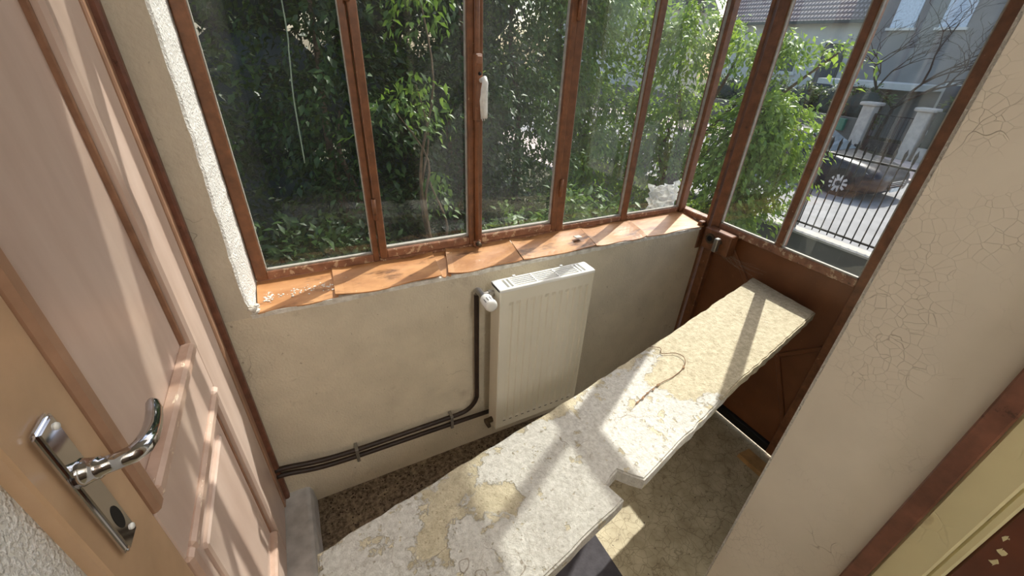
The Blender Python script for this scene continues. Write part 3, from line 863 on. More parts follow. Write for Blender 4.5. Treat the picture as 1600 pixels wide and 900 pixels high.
o = tube('heating_pipe', smooth_path(pipe_pts_lower(), 3), 0.0095, 'pipe', None)
tag(o, 'lower dark brown heating pipe running straight behind the radiator', 'pipe')

# ------------------------------------------------------------------ stone slab laid across
left_e = [(-0.108, 0.505), (0.166, 0.561), (0.444, 0.613), (1.0, 0.735), (1.684, 0.897)]
right_e = [(1.652, 0.609), (1.019, 0.474), (0.556, 0.357), (0.516, 0.402), (0.472, 0.384), (0.484, 0.341), (0.257, 0.286), (-0.118, 0.196)]
def slab():
    poly = []
    pts = [Vector(p) for p in left_e + right_e]
    for a, b in zip(pts, pts[1:] + pts[:1]):
        n = max(2, int((b - a).length / 0.03))
        for k in range(n):
            q = a.lerp(b, k / n)
            j = 0.0022 if k else 0.001
            poly.append((q.x + random.uniform(-j, j), q.y + random.uniform(-j, j)))
    bm = bmesh.new()
    top = [bm.verts.new((x, y, 0.780 + random.uniform(-.0008, .0004))) for x, y in poly]
    f = bm.faces.new(top)
    r = bmesh.ops.extrude_face_region(bm, geom=[f])
    for v in r['geom']:
        if isinstance(v, bmesh.types.BMVert):
            v.co.z = 0.744
    bmesh.ops.recalc_face_normals(bm, faces=bm.faces[:])
    ed = [e for e in bm.edges if abs(e.verts[0].co.z - e.verts[1].co.z) < 0.01 and e.verts[0].co.z > 0.77]
    bmesh.ops.bevel(bm, geom=ed, offset=0.004, segments=2, affect='EDGES')
    res = bm_out(bm)
    bm.free()
    return res
sl = mk('stone_slab', *slab(), 'slab', base=False)
tag(sl, 'long notched stone slab with flaking white paint laid across the veranda', 'slab')
# what carries it: a batten fixed to the steel door and a trestle under the near end
o = box('wooden_batten', (XD - 0.03, XD + 0.028, 0.66, 0.86, 0.716, 0.744), 'wood')
tag(o, 'short wooden batten on the steel door under the far end of the slab', 'batten')
tr = thing('trestle', (0.0, 0.34, 0), 'plain wooden trestle under the near end of the slab', 'trestle')
box('trestle_beam', (-0.05, 0.0, 0.24, 0.46, 0.694, 0.744), 'wood', tr, 0.002)
for (px, py) in ((-0.045, 0.26), (-0.045, 0.44), (0.0, 0.26), (0.0, 0.44)):
    bar('trestle_leg', (-0.025 + (0.004 if px == 0 else -0.004), py, 0.70), (px * 1.0 + (0.06 if px == 0 else -0.04), py, 0.0), 0.03, 0.03, 'wood', tr, (0, 1, 0))
box('trestle_stretcher', (-0.09, 0.06, 0.425, 0.445, 0.25, 0.28), 'wood', tr)
# ------------------------------------------------------------------ small things
dm = box('doormat', (0.20, 0.742, 0.36, 0.80, 0.0, 0.008), 'mat', None, 0.003)
tag(dm, 'dark grey rubber mat on the floor beneath the slab', 'mat')
wedge_v = [(1.563, 0.600, 0), (1.640, 0.600, 0), (1.640, 0.47, 0), (1.563, 0.47, 0), (1.566, 0.598, 0.022), (1.640, 0.598, 0.016), (1.640, 0.472, 0.016), (1.566, 0.472, 0.022)]
o = mk('wooden_wedge', wedge_v, [[3, 2, 1, 0], [4, 5, 6, 7], [0, 1, 5, 4], [1, 2, 6, 5], [2, 3, 7, 6], [3, 0, 4, 7]], 'wood')
tag(o, 'small wooden wedge on the floor at the foot of the steel door', 'wedge')
# dry twig on the slab
tw = thing('dry_twig', (0.85, 0.6, 0.781), 'thin curled dry twig with shrivelled leaves lying on the slab', 'twig')
tp = [(0.905, 0.712, 0.783), (0.93, 0.69, 0.785), (0.915, 0.668, 0.784), (0.955, 0.65, 0.786), (0.962, 0.62, 0.787), (0.93, 0.592, 0.784), (0.87, 0.575, 0.783), (0.82, 0.57, 0.784), (0.765, 0.56, 0.784), (0.725, 0.548, 0.783), (0.690, 0.538, 0.783)]
mk('stem', *g_tube(smooth_path(tp, 5), 0.0011, 6), 'twig', tw, True)
for (x, y, s, a) in ((0.93, 0.592, 0.008, 1.0), (0.80, 0.567, 0.009, 0.3), (0.775, 0.560, 0.008, 0.5), (0.75, 0.556, 0.007, 0.2), (0.725, 0.547, 0.009, 0.5), (0.70, 0.541, 0.007, 0.3)):
    c, sn = math.cos(a), math.sin(a)
    pts = [(-1, 0, .2), (-.3, .4, .5), (.5, .3, .25), (1, 0, .5), (.4, -.35, .2), (-.4, -.3, .45)]
    V = [(x + (u * c - v * sn) * s, y + (u * sn + v * c) * s, 0.7815 + w * s) for u, v, w in pts]
    V += [(p[0], p[1], p[2] - 0.0006) for p in V]
    mk('withered_leaf', V, [[0, 1, 2, 3, 4, 5], [11, 10, 9, 8, 7, 6]] + [[i, i + 6, (i + 1) % 6 + 6, (i + 1) % 6] for i in range(6)], 'dryleaf', tw)
# plaster crumbs
def crumbs(n, region, size):
    out = []
    for _ in range(n):
        x, y, z = region()
        s = random.uniform(*size)
        bm = bmesh.new()
        bmesh.ops.create_icosphere(bm, subdivisions=1, radius=s)
        for v in bm.verts:
            v.co = Vector((x, y, z + s * 0.35)) + Vector((v.co.x * random.uniform(.7, 1.5), v.co.y * random.uniform(.7, 1.4), v.co.z * random.uniform(.4, .8)))
        out.append(bm_out(bm)); bm.free()
    return join(*out)
o = mk('plaster_crumbs', *crumbs(230, lambda: (lambda x: (x, min(1.345, max(1.21, random.gauss(1.30 + 0.1 * x, 0.025))), Z_SILL + 0.005))(random.choice([random.uniform(-.17, .05), random.gauss(-.02, .04), -.165 + abs(random.gauss(0, .02))])), (0.0012, 0.0042)), 'plaster')
tag(o, 'white plaster crumbs scattered on the left end of the window sill', 'crumbs', kind='stuff')
o = mk('plaster_lump', *crumbs(16, lambda: (random.uniform(-.205, -.178), random.uniform(1.196, 1.222), Z_SILL - 0.014 + random.uniform(0, .035)), (0.006, 0.013)), 'plaster')
tag(o, 'crumbling plaster corner at the foot of the window reveal', 'plaster', kind='stuff')
o = mk('floor_debris', *crumbs(420, lambda: (random.uniform(-.17, 0.75), YW - min(0.34, abs(random.gauss(0.02, 0.14))) - 0.01, 0.0), (0.0012, 0.004)), 'bark_dark')
tag(o, 'dark earthy debris on the floor along the parapet', 'debris', kind='stuff')
o = mk('plaster_flake', *g_box(0.978, 1.008, 1.262, 1.285, 0.926, 0.930, 0.001), 'plaster')
tag(o, 'small square white flake lying on the sill above the radiator', 'flake')
# cobweb under the lock
cw = []
for _ in range(26):
    a = Vector((XD - random.uniform(.0, .03), random.uniform(1.0, 1.16), 0.834 - random.uniform(0, .01)))
    b = Vector((XD + 0.02, random.uniform(0.86, 1.16), random.uniform(0.765, 0.83)))
    m = a.lerp(b, .5) + Vector((0, 0, -.012))
    cw.append(g_tube([a, m, b], 0.00018, 4, False))
o = mk('cobweb', *join(*cw), 'putty', base=True)
tag(o, 'dusty cobweb hanging under the lock of the steel door', 'cobweb', kind='stuff')

# ================================================================== OUTSIDE
MT['asphalt'] = plain('pale_worn_asphalt', (140, 138, 136), 0.9, 0, 0.12, 3, 0.4, 40)
MT['pavement'] = plain('pinkish_pavement', (190, 174, 164), 0.9, 0, 0.12, 3, 0.3, 30)
MT['soil'] = plain('garden_soil_and_grass', (74, 72, 48), 0.95, 0, 0.3, 4, 0.5, 20)
MT['stone'] = plain('grey_stone', (176, 170, 160), 0.85, 0, 0.12, 6, 0.4, 40)
MT['dark_wall'] = plain('dark_grey_render', (86, 88, 84), 0.85, 0, 0.12, 6, 0.3, 30)
MT['iron'] = plain('black_iron', (34, 34, 36), 0.5, 0.3, 0.2, 20)
MT['facade_grey'] = plain('grey_render_facade', (138, 136, 132), 0.9, 0, 0.08, 1.2, 0.3, 20)
MT['facade_white'] = plain('white_render_facade', (214, 212, 204), 0.9, 0, 0.06, 1.2, 0.2, 20)
MT['shutter_blue'] = plain('pale_blue_white_shutter', (208, 218, 228), 0.6)
MT['car_paint'] = plain('dark_blue_grey_car_paint', (22, 26, 34), 0.32, 0.0, 0.03, 3, 0, 60, 0.35, 0.1)
MT['car_glass'] = plain('car_glass', (70, 84, 96), 0.05, 0.0, 0.02, 3, 0, 60, 0.9, 1.0)
MT['tyre'] = plain('tyre_rubber', (26, 26, 27), 0.85)
MT['alloy'] = plain('silver_alloy', (196, 196, 198), 0.3, 0.7)
MT['lamp_glass'] = plain('headlamp', (205, 210, 214), 0.1, 0.2)
MT['plate'] = plain('number_plate', (222, 222, 216), 0.5)
MT['far_glass'] = plain('far_window_glass', (74, 84, 94), 0.1, 0, 0.1, 2, 0, 60, 0.7)
MT['green_box'] = plain('green_plastic', (44, 104, 84), 0.5)
MT['mesh_green'] = plain('dark_green_screen', (58, 68, 62), 0.9, 0, 0.2, 3, 0.3, 30)
MT['plastic'] = glass('crumpled_clear_plastic', 0.45)
def tile_roof():
    t = NT('mauve_brown_roof_tiles')
    br = t.n('ShaderNodeTexWave', {'Vector': t.co, 'Scale': 1.5, 'Distortion': 0.0}, wave_type='BANDS', bands_direction='X').outputs['Fac']
    b2 = t.n('ShaderNodeTexWave', {'Vector': t.co, 'Scale': 1.7}, wave_type='BANDS', bands_direction='Y').outputs['Fac']
    col = t.mix(t.mul(br, b2), lin((92, 82, 84)), lin((168, 156, 154)))
    t.bsdf(col, 0.7, 0, t.bump(t.mul(br, b2), 0.6, 0.05), 0.3)
    return t.done()
MT['roof_tiles'] = tile_roof()

def struct(name, b, mat, label, cat):
    return tag(box(name, b, mat), label, cat, kind='structure')
struct('garden_ground', (-14, 6.4, YG + 0.13, 22, ZG - 0.2, ZG), 'soil', 'dark garden soil below the veranda window', 'ground')
struct('front_ground', (XD + 0.12, 6.4, -14, YG + 0.125, ZG - 0.2, ZG), 'pavement', 'paved front yard between house and street fence', 'ground')
struct('pavement_near', (6.7, 8.6, -14, 40, ZG - 0.2, ZG + 0.02), 'pavement', 'pinkish pavement right behind the iron fence', 'pavement')
struct('street', (8.6, 16.6, -14, 40, ZG - 0.22, ZG - 0.06), 'asphalt', 'sunlit pale asphalt street', 'street')
struct('pavement_far', (16.6, 20.0, -14, 40, ZG - 0.2, ZG + 0.02), 'pavement', 'pavement on the far side of the street', 'pavement')
struct('far_ground', (20.0, 60, -30, 60, ZG - 0.2, ZG), 'soil', 'front gardens across the street', 'ground')
# landing outside the steel door
o = mk('door_landing', *join(g_box(XD + 0.11, 2.7, 0.2, 1.3, ZG + 0.001, -0.006), g_box(2.7, 3.0, 0.2, 1.3, ZG + 0.001, -0.2)), 'stone')
tag(o, 'stone landing outside the steel door', 'landing', kind='structure')

# ------------------------------------------------------------------ street fence (plane x = 6.5)
XF = 6.5
fe = thing('street_fence', (XF, 4, ZG), 'black iron spearhead fence on a dark low wall along the street', 'fence')
box('low_wall', (XF - 0.1, XF + 0.1, 1.0, 9.5, ZG, -0.585), 'dark_wall', fe)
box('coping', (XF - 0.12, XF + 0.12, 1.0, 9.5, -0.585, -0.555), 'stone', fe)
box('top_rail', (XF - 0.012, XF + 0.012, 1.0, 9.5, 0.535, 0.560), 'iron', fe)
box('bottom_rail', (XF - 0.012, XF + 0.012, 1.0, 9.5, -0.460, -0.435), 'iron', fe)
v, f = g_tube([(0, 0, 0), (0, 0, 1.10), (0, 0, 1.105), (0, 0, 1.16), (0, 0, 1.20), (0, 0, 1.26)], [0.0085, 0.0085, 0.014, 0.016, 0.02, 0.001], 6)
bme = None
yy = 1.05
while yy < 9.45:
    if bme is None:
        b0 = mk('fence_bar', [(p[0] + XF, p[1] + yy, p[2] - 0.5) for p in v], f, 'iron', fe)
        bme = b0
        base_y = yy
    else:
        b1 = b0.copy(); COL.objects.link(b1); b1.parent = fe
        b1.location = (0, yy - base_y, 0)
    yy += 0.104
for yy in (3.22, 6.4):
    box('fence_post', (XF - 0.05, XF + 0.05, yy - 0.06, yy + 0.06, ZG, 0.75), 'dark_wall', fe, 0.01)

# ------------------------------------------------------------------ parked car
def car():
    x_near, wid = 12.75, 1.80
    yn = 4.72                       # nose
    zg = ZG - 0.06
    c = thing('car', (x_near + wid / 2, yn + 2.2, zg), 'dark blue-grey saloon car parked on the street behind the fence', 'car')
    # stations along the length from the nose: (d, half width, z_sill, z_belt, z_top, half width top)
    st = [(0.00, .60, .32, .50, .56, .50), (0.06, .76, .24, .60, .68, .62), (0.25, .86, .21, .70, .78, .70), (0.60, .89, .20, .78, .86, .74), (1.10, .90, .20, .85, .93, .74), (1.45, .90, .20, .89, .98, .72), (1.85, .90, .20, .92, 1.20, .66), (2.20, .90, .20, .93, 1.38, .60), (2.70, .90, .20, .94, 1.44, .58), (3.30, .90, .20, .95, 1.40, .58), (3.80, .89, .22, .96, 1.18, .62), (4.15, .87, .24, .95, 1.03, .68), (4.45, .80, .30, .88, .96, .66), (4.55, .68, .40, .78, .84, .58)]
    V, F = [], []
    cx = x_near + wid / 2
    for d, hw, zs, zb_, zt, ht in st:
        sec = [(-hw * .93, zs), (-hw, zs + (zb_ - zs) * .35), (-hw * .985, zs + (zb_ - zs) * .75), (-hw * .95, zb_), (-ht, zt - (zt - zb_) * .10), (-ht * .6, zt), (ht * .6, zt), (ht, zt - (zt - zb_) * .10), (hw * .95, zb_), (hw * .985, zs + (zb_ - zs) * .75), (hw, zs + (zb_ - zs) * .35), (hw * .93, zs)]
        V += [(cx + x, yn + d, zg + z) for x, z in sec]
    k = 12
    for i in range(len(st) - 1):
        for j in range(k):
            a, b = i * k + j, i * k + (j + 1) % k
            F.append([a, b, b + k, a + k])
    F.append(list(range(k))[::-1]); F.append([(len(st) - 1) * k + j for j in range(k)])
    body = mk('body', V, F, 'car_paint', c, True)
    # windscreen and side windows slightly proud
    def quad(name, pts, mat, th=0.006, nrm=(0, 0, 1)):
        n = Vector(nrm).normalized() * th
        P = [Vector(p) for p in pts]
        m = len(P)
        VV = [tuple(p + n) for p in P] + [tuple(p - n) for p in P]
        FF = [list(range(m)), [m + i for i in range(m)][::-1]] + [[i, m + i, m + (i + 1) % m, (i + 1) % m] for i in range(m)]
        return mk(name, VV, FF, mat, c)
    quad('windscreen', [(cx - .66, yn + 1.50, zg + 1.0), (cx + .66, yn + 1.50, zg + 1.0), (cx + .53, yn + 2.18, zg + 1.385), (cx - .53, yn + 2.18, zg + 1.385)], 'car_glass', 0.012, (0, -.5, .85))
    for s in (-1, 1):
        quad('side_window', [(cx + s * .855, yn + 1.72, zg + .96), (cx + s * .855, yn + 3.85, zg + .99), (cx + s * .63, yn + 3.35, zg + 1.33), (cx + s * .62, yn + 2.25, zg + 1.33)], 'car_glass', 0.014, (s * .9, 0, .4))
        quad('headlamp', [(cx + s * .52, yn + .085, zg + .60), (cx + s * .80, yn + .20, zg + .60), (cx + s * .84, yn + .42, zg + .70), (cx + s * .56, yn + .16, zg + .68)], 'lamp_glass', 0.02, (s * .4, -1, .5))
    quad('grille', [(cx - .40, yn - .005, zg + .36), (cx + .40, yn - .005, zg + .36), (cx + .44, yn + .03, zg + .58), (cx - .44, yn + .03, zg + .58)], 'black', 0.012, (0, -1, .2))
    for zz in (.41, .46, .51):
        box('grille_bar', (cx - .38, cx + .38, yn - .028, yn - .005, zg + zz, zg + zz + .015), 'alloy', c)
    box('number_plate', (cx - .26, cx + .26, yn - .05, yn - .025, zg + .27, zg + .37), 'plate', c)
    for s in (-1, 1):
        for d in (0.88, 3.60):
            xo = cx + s * .905
            xi = cx + s * .69
            w = mk('wheel', *g_tube([(xi, yn + d, zg + .32), (xi, yn + d, zg + .32), (xo - s * .02, yn + d, zg + .32), (xo, yn + d, zg + .32)], [.2, .32, .32, .30], 28), 'tyre', c, True)
            mk('wheel_arch', *g_tube([(cx + s * .66, yn + d, zg + .34), (cx + s * .902, yn + d, zg + .34)], .365, 28), 'black', c)
            ring = g_tube([(xo + s * .001, yn + d, zg + .32), (xo + s * .006, yn + d, zg + .32)], [.235, .225], 28)
            mk('rim_disc', *ring, 'black', w)
            for q in range(10):
                a = q * math.pi / 5
                p0 = Vector((xo + s * .010, yn + d + .03 * math.cos(a), zg + .32 + .03 * math.sin(a)))
                p1 = Vector((xo + s * .010, yn + d + .222 * math.cos(a), zg + .32 + .222 * math.sin(a)))
                bar('spoke', p0, p1, 0.062, 0.012, 'alloy', w, (1, 0, 0))
    for s in (-1, 1):
        box('mirror', (cx + s * .98 - .08, cx + s * .98 + .08, yn + 1.62, yn + 1.72, zg + .95, zg + 1.08), 'car_paint', c, 0.02)
car()

# ------------------------------------------------------------------ across the street: piers, gate, walls, hedges
for k, (py, lab) in enumerate(((8.95, 'left grey stone gate pier across the street, beside the green letter box'), (7.2, 'right grey stone gate pier across the street, beside the dark screen wall'))):
    p = thing('gate_pier', (20.3, py, ZG), lab, 'pier', 'gate piers across the street')
    box('shaft', (20.08, 20.52, py - .2, py + .2, ZG, 0.26), 'stone', p, 0.02)
    box('cap', (19.98, 20.62, py - .30, py + .30, 0.26, 0.38), 'stone', p, 0.03)
g = thing('garden_gate', (20.3, 8.07, ZG), 'black iron garden gate with mesh between the grey piers', 'gate')
for yy in (7.44, 8.70):
    box('gate_stile', (20.28, 20.33, yy - .025, yy + .025, ZG + .06, 0.0), 'iron', g)
for zz in (-0.03, -0.95, -1.30):
    box('gate_rail', (20.28, 20.33, 7.43, 8.71, zz, zz + .04), 'iron', g)
box('kick_panel', (20.295, 20.315, 7.44, 8.71, ZG + .08, -0.95), 'iron', g)
for q in range(12):
    yy = 7.5 + q * .105
    box('gate_bar', (20.298, 20.312, yy - .007, yy + .007, -0.93, 0.0), 'iron', g)
o = box('screen_wall', (20.2, 20.4, 1.0, 6.88, -0.9, 0.30), 'mesh_green')
tag(o, 'dark grey-green screen on the wall right of the gate piers', 'screen')
o = box('plinth_wall', (20.1, 20.5, 1.0, 6.88, ZG, -0.9), 'stone')
tag(o, 'low grey plinth wall under the dark screen', 'wall')
o = box('boundary_wall', (20.2, 20.45, 9.2, 30.0, ZG, -0.25), 'dark_wall')
tag(o, 'dark boundary wall left of the gate piers', 'wall')
o = box('letter_box', (20.0, 20.19, 9.5, 10.1, -0.75, -0.30), 'green_box', None, 0.02)
tag(o, 'green box on the dark boundary wall beside the pier', 'box')

# houses
def house_windows(h, X, wins, mat_f='shutter_blue', mat_p='far_glass'):
    for (ya, yb, za, zb_) in wins:
        w = box('window', (X - .06, X + .02, ya, yb, za, zb_), mat_f, h)
        box('window_pane', (X - .075, X - .055, ya + .09, yb - .09, za + .09, zb_ - .09), mat_p, w)
        box('window_sill', (X - .16, X, ya - .1, yb + .1, za - .1, za), 'facade_white', w)
hb = thing('grey_house', (29, 7, ZG), 'tall grey rendered house across the street behind the bare tree', 'building')
box('wall', (25.5, 34, 1.0, 12.9, ZG, 9.5), 'facade_grey', hb)
house_windows(hb, 25.5, [(11.0, 11.9, 3.1, 5.0), (9.2, 10.1, 3.1, 5.0), (6.2, 7.1, 3.1, 5.0)], 'shutter_blue', 'shutter_blue')
house_windows(hb, 25.5, [(7.6, 8.9, -0.9, 1.1)], 'facade_white', 'far_glass')
box('porch_roof', (23.0, 25.5, 8.9, 12.8, 0.75, 0.98), 'facade_white', hb)
tube('drainpipe', [(25.4, 7.9, 2.0), (25.4, 7.9, 9.4)], 0.07, 'shutter_blue', hb)
tube('drainpipe', [(25.4, 12.6, ZG), (25.4, 12.6, 9.4)], 0.07, 'facade_white', hb)
ha = thing('tiled_roof_house', (30, 18, ZG), 'white house with mauve tiled roof across the street', 'building')
box('wall', (26.5, 34, 13.4, 21.5, ZG, 3.65), 'facade_white', ha)
mk('roof', [(25.9, 13.0, 3.45), (25.9, 21.9, 3.45), (30.2, 21.9, 7.9), (30.2, 13.0, 7.9), (34.5, 13.0, 3.45), (34.5, 21.9, 3.45)], [[0, 3, 2, 1], [3, 4, 5, 2], [0, 1, 5, 4], [0, 4, 3], [1, 2, 5]], 'roof_tiles', ha)
box('gutter', (25.8, 25.95, 13.0, 21.9, 3.36, 3.5), 'dark_wall', ha)
house_windows(ha, 26.5, [(18.0, 19.2, 1.0, 2.3), (16.2, 17.4, 1.0, 2.3)], 'facade_white', 'far_glass')
house_windows(ha, 26.5, [(13.9, 15.0, 0.0, 2.5)], 'dark_wall', 'far_glass')
box('roof_window', (26.9, 27.7, 13.4, 14.5, 4.6, 5.6), 'shutter_blue', ha)
tube('drainpipe', [(26.3, 17.7, ZG), (26.3, 17.7, 3.5)], 0.10, 'dark_wall', ha)
hc = thing('distant_house', (26, 32, ZG), 'pale distant house with grey roof seen over the trees', 'building')
box('wall', (22, 30, 26, 36, ZG, 4.5), 'facade_white', hc)
mk('roof', [(21.6, 25.6, 4.4), (21.6, 36.4, 4.4), (26, 36.4, 8.6), (26, 25.6, 8.6), (30.4, 25.6, 4.4), (30.4, 36.4, 4.4)], [[0, 3, 2, 1], [3, 4, 5, 2], [0, 1, 5, 4], [0, 4, 3], [1, 2, 5]], 'dark_wall', hc)
house_windows(hc, 22.0, [(28, 29.2, 1.6, 3.1), (31, 32.2, 1.6, 3.1)])

# ------------------------------------------------------------------ foliage
def leaf_mesh(blobs, n, size, droop=0.5, seed=1, shell=0.55, clump=26, spread=0.16):
    """leaves in drooping sprays inside / on ellipsoid blobs; two bent triangles pairs per leaf"""
    r = np.random.default_rng(seed)
    vol = np.array([b[3] * b[4] * b[5] for b in blobs]) ** 0.75
    vol /= vol.sum()
    nc = max(1, n // clump)
    bi = r.choice(len(blobs), nc, p=vol)
    B = np.array(blobs)[bi]
    d = r.normal(size=(nc, 3)); d /= np.linalg.norm(d, axis=1)[:, None]
    rad = shell + (1 - shell) * r.random(nc) ** 0.7
    cc = B[:, :3] + d * B[:, 3:6] * rad[:, None]
    # each clump: leaves strung along a short drooping twig
    out = d * np.array([1, 1, 0.5]); out[:, 2] -= droop * 0.5
    out /= np.linalg.norm(out, axis=1)[:, None]
    t = r.random((nc, clump, 1))
    base = cc[:, None, :] + out[:, None, :] * (t - 0.5) * spread * 2.2 + r.normal(size=(nc, clump, 3)) * spread * 0.34
    base[:, :, 2] -= (t[:, :, 0] ** 2) * spread * droop
    base = base.reshape(-1, 3)
    m = len(base)
    ax = np.repeat(out, clump, 0) + r.normal(size=(m, 3)) * 0.65
    ax[:, 2] -= droop * 0.6
    ax /= np.linalg.norm(ax, axis=1)[:, None]
    up = np.array([0.0, 0, 1]) + r.normal(size=(m, 3)) * 0.45
    sd_ = np.cross(ax, up); sd_ /= (np.linalg.norm(sd_, axis=1)[:, None] + 1e-9)
    nn = np.cross(sd_, ax)
    L = size * (0.6 + 0.7 * r.random(m))[:, None]
    W = L * 0.23
    p0 = base
    p1 = base + ax * L * 0.42 + sd_ * W + nn * L * 0.06
    p2 = base + ax * L - nn * L * 0.14
    p3 = base + ax * L * 0.42 - sd_ * W + nn * L * 0.06
    pm = base + ax * L * 0.5 - nn * L * 0.02
    V = np.stack([p0, p1, p2, p3, pm], 1).reshape(-1, 3)
    k = np.arange(m)[:, None] * 5
    F = np.concatenate([k + np.array([[0, 1, 4]]), k + np.array([[1, 2, 4]]), k + np.array([[2, 3, 4]]), k + np.array([[3, 0, 4]])], 1).reshape(-1, 3)
    return V, F
def big_mesh(name, V, F, mat, parent):
    me = bpy.data.meshes.new(name)
    off = np.array(WL[parent])
    me.vertices.add(len(V)); me.vertices.foreach_set('co', (V - off).astype(np.float32).ravel())
    me.loops.add(F.size); me.loops.foreach_set('vertex_index', F.astype(np.int32).ravel())
    me.polygons.add(len(F)); me.polygons.foreach_set('loop_start', np.arange(0, F.size, 3, dtype=np.int32))
    me.update(calc_edges=True)
    me.materials.append(MT[mat])
    o = bpy.data.objects.new(name, me)
    COL.objects.link(o); o.parent = parent
    WL[o] = WL[parent]
    return o
def branches(base, tips, r0, mat, parent, name='branch', seed=1):
    rr = random.Random(seed)
    parts = []
    for tp_ in tips:
        b, e = Vector(base), Vector(tp_)
        m1 = b.lerp(e, .35) + Vector((rr.uniform(-.1, .1), rr.uniform(-.1, .1), rr.uniform(.05, .2)))
        m2 = b.lerp(e, .7) + Vector((rr.uniform(-.1, .1), rr.uniform(-.1, .1), rr.uniform(.05, .2)))
        parts.append(g_tube(smooth_path([b, m1, m2, e], 4), list(np.linspace(r0, r0 * .2, 13)), 6))
    mk(name, *join(*parts), mat, parent, True)
def tree(name, label, base, blobs, n, size, mat, seed, trunk_r=0.08, group=None, droop=0.6, shell=0.45, spread=0.16, clump=26, cat='tree', bark='bark'):
    t = thing(name, base, label, cat, group)
    top = Vector(np.mean([b[:3] for b in blobs], 0))
    tb = Vector(base)
    fork = tb.lerp(top, 0.55)
    mk('trunk', *g_tube(smooth_path([tb, tb.lerp(fork, .5) + Vector((.05, .04, 0)), fork], 5), list(np.linspace(trunk_r, trunk_r * .7, 11)), 9), bark, t, True)
    branches(fork, [b[:3] for b in blobs], trunk_r * .55, bark, t, 'branches', seed)
    V, F = leaf_mesh(blobs, n, size, droop, seed, shell, clump, spread)
    o = big_mesh('crown', V, F, mat, t)
    o['kind'] = 'stuff'
    return t
# fresh green tree seen through the steel door, in front of the street fence
tree('young_tree', 'sunlit fresh green tree seen through the steel door, in front of the street', (4.75, 3.05, ZG),
     [(4.75, 3.00, 1.05, .55, .45, .36), (4.6, 3.1, .55, .6, .42, .5), (4.7, 3.0, .05, .55, .42, .5), (4.8, 2.85, .85, .4, .30, .35), (4.7, 3.25, -.35, .5, .42, .4), (4.8, 2.62, .48, .22, .2, .22)], 10500, 0.085, 'leaf_light', 5, 0.05, droop=0.8, shell=0.25, spread=0.15)
tree('leafy_tree', 'leafy tree with an overhanging bough, seen at the corner of the glazing', (4.6, 4.5, ZG),
     [(4.7, 3.55, 1.72, .4, .6, .16), (4.85, 3.1, 1.70, .35, .45, .12), (4.9, 2.62, 1.70, .25, .25, .10), (4.6, 4.3, 1.75, .7, .7, .55), (4.5, 4.3, .9, .7, .65, .6), (4.4, 4.1, 0.2, .6, .6, .6), (4.2, 3.9, -.4, .6, .6, .5)], 11000, 0.08, 'leaf_light', 6, 0.07, droop=0.7, shell=0.3)
tree('garden_tree', 'tall sunlit tree behind the right window bays', (3.6, 5.4, ZG),
     [(3.6, 4.9, 2.3, .95, .9, .8), (3.3, 4.9, 1.3, .9, .9, .8), (3.7, 4.6, .5, .9, .8, .7), (3.2, 4.4, -.3, .9, .7, .6), (2.9, 5.0, 2.7, .8, .8, .6), (4.2, 5.4, 2.6, .7, .7, .6)], 24000, 0.085, 'leaf_light', 7, 0.09, droop=0.7, shell=0.15)
hedge = [('dense dark evergreen behind the leftmost window bay', (-0.9, 4.2), [(-0.9, 4.1, 2.2, .8, .7, .9), (-0.8, 4.0, 1.0, .8, .7, .8), (-0.7, 3.9, -.1, .9, .8, .8), (-0.4, 3.5, -.9, .9, .6, .5)], 'leaf_dark'),
         ('dark leafy tree behind the mullion left of the casements', (0.35, 3.9), [(0.3, 3.9, 2.3, .8, .7, .9), (0.4, 3.8, 1.1, .8, .7, .8), (0.5, 3.6, .1, .8, .7, .7), (0.4, 3.3, -.7, .8, .6, .5)], 'leaf_dark'),
         ('dark leafy tree behind the left casement', (1.5, 4.2), [(1.5, 4.2, 2.3, .8, .7, .9), (1.5, 4.1, 1.1, .8, .7, .8), (1.4, 3.9, .1, .8, .7, .7), (1.4, 3.6, -.7, .8, .6, .5)], 'leaf_dark'),
         ('mid green tree behind the right casement', (2.4, 4.6), [(2.4, 4.6, 2.4, .8, .8, .9), (2.4, 4.5, 1.2, .8, .7, .8), (2.3, 4.2, .2, .8, .7, .7), (2.2, 3.9, -.6, .8, .6, .5)], 'leaf_mid')]
for i, (lab, (bx_, by_), bl, m) in enumerate(hedge):
    tree('garden_tree', lab, (bx_, by_, ZG), bl, 15000, 0.07, m, 20 + i, 0.08, 'trees in the garden below the window', 0.5, 0.3, 0.15)
# a nearer bough with sunlit leaves hanging at the left casement
tree('shrub', 'shrub with bright sunlit leaf sprays behind the left casement', (0.95, 2.9, ZG),
     [(0.80, 2.75, 1.86, .26, .2, .10), (0.74, 2.7, 1.38, .28, .2, .08), (0.62, 2.75, 1.22, .22, .2, .08), (0.9, 2.95, .7, .15, .12, .1)], 520, 0.06, 'leaf_mid', 31, 0.025, None, 0.9, 0.1, 0.11, 18, 'shrub')
tree('shrub', 'low dark bush just outside the left end of the window', (0.0, 2.5, ZG),
     [(0.05, 2.5, .35, .5, .35, .35), (-0.1, 2.5, -.3, .6, .4, .5), (0.6, 2.6, -.2, .5, .4, .5), (0.35, 2.45, .25, .3, .25, .22)], 5200, 0.075, 'leaf_dark', 33, 0.03, None, 0.4, 0.2, 0.12, 22, 'shrub')
tree('shrub', 'low green bush under the right casement', (1.6, 2.9, ZG),
     [(1.5, 2.8, .1, .5, .4, .4), (2.1, 2.9, .15, .5, .4, .45), (2.6, 3.1, .0, .5, .4, .5), (1.2, 2.6, -.3, .4, .3, .4)], 5600, 0.08, 'leaf_mid', 34, 0.03, None, 0.5, 0.2, 0.13, 22, 'shrub')
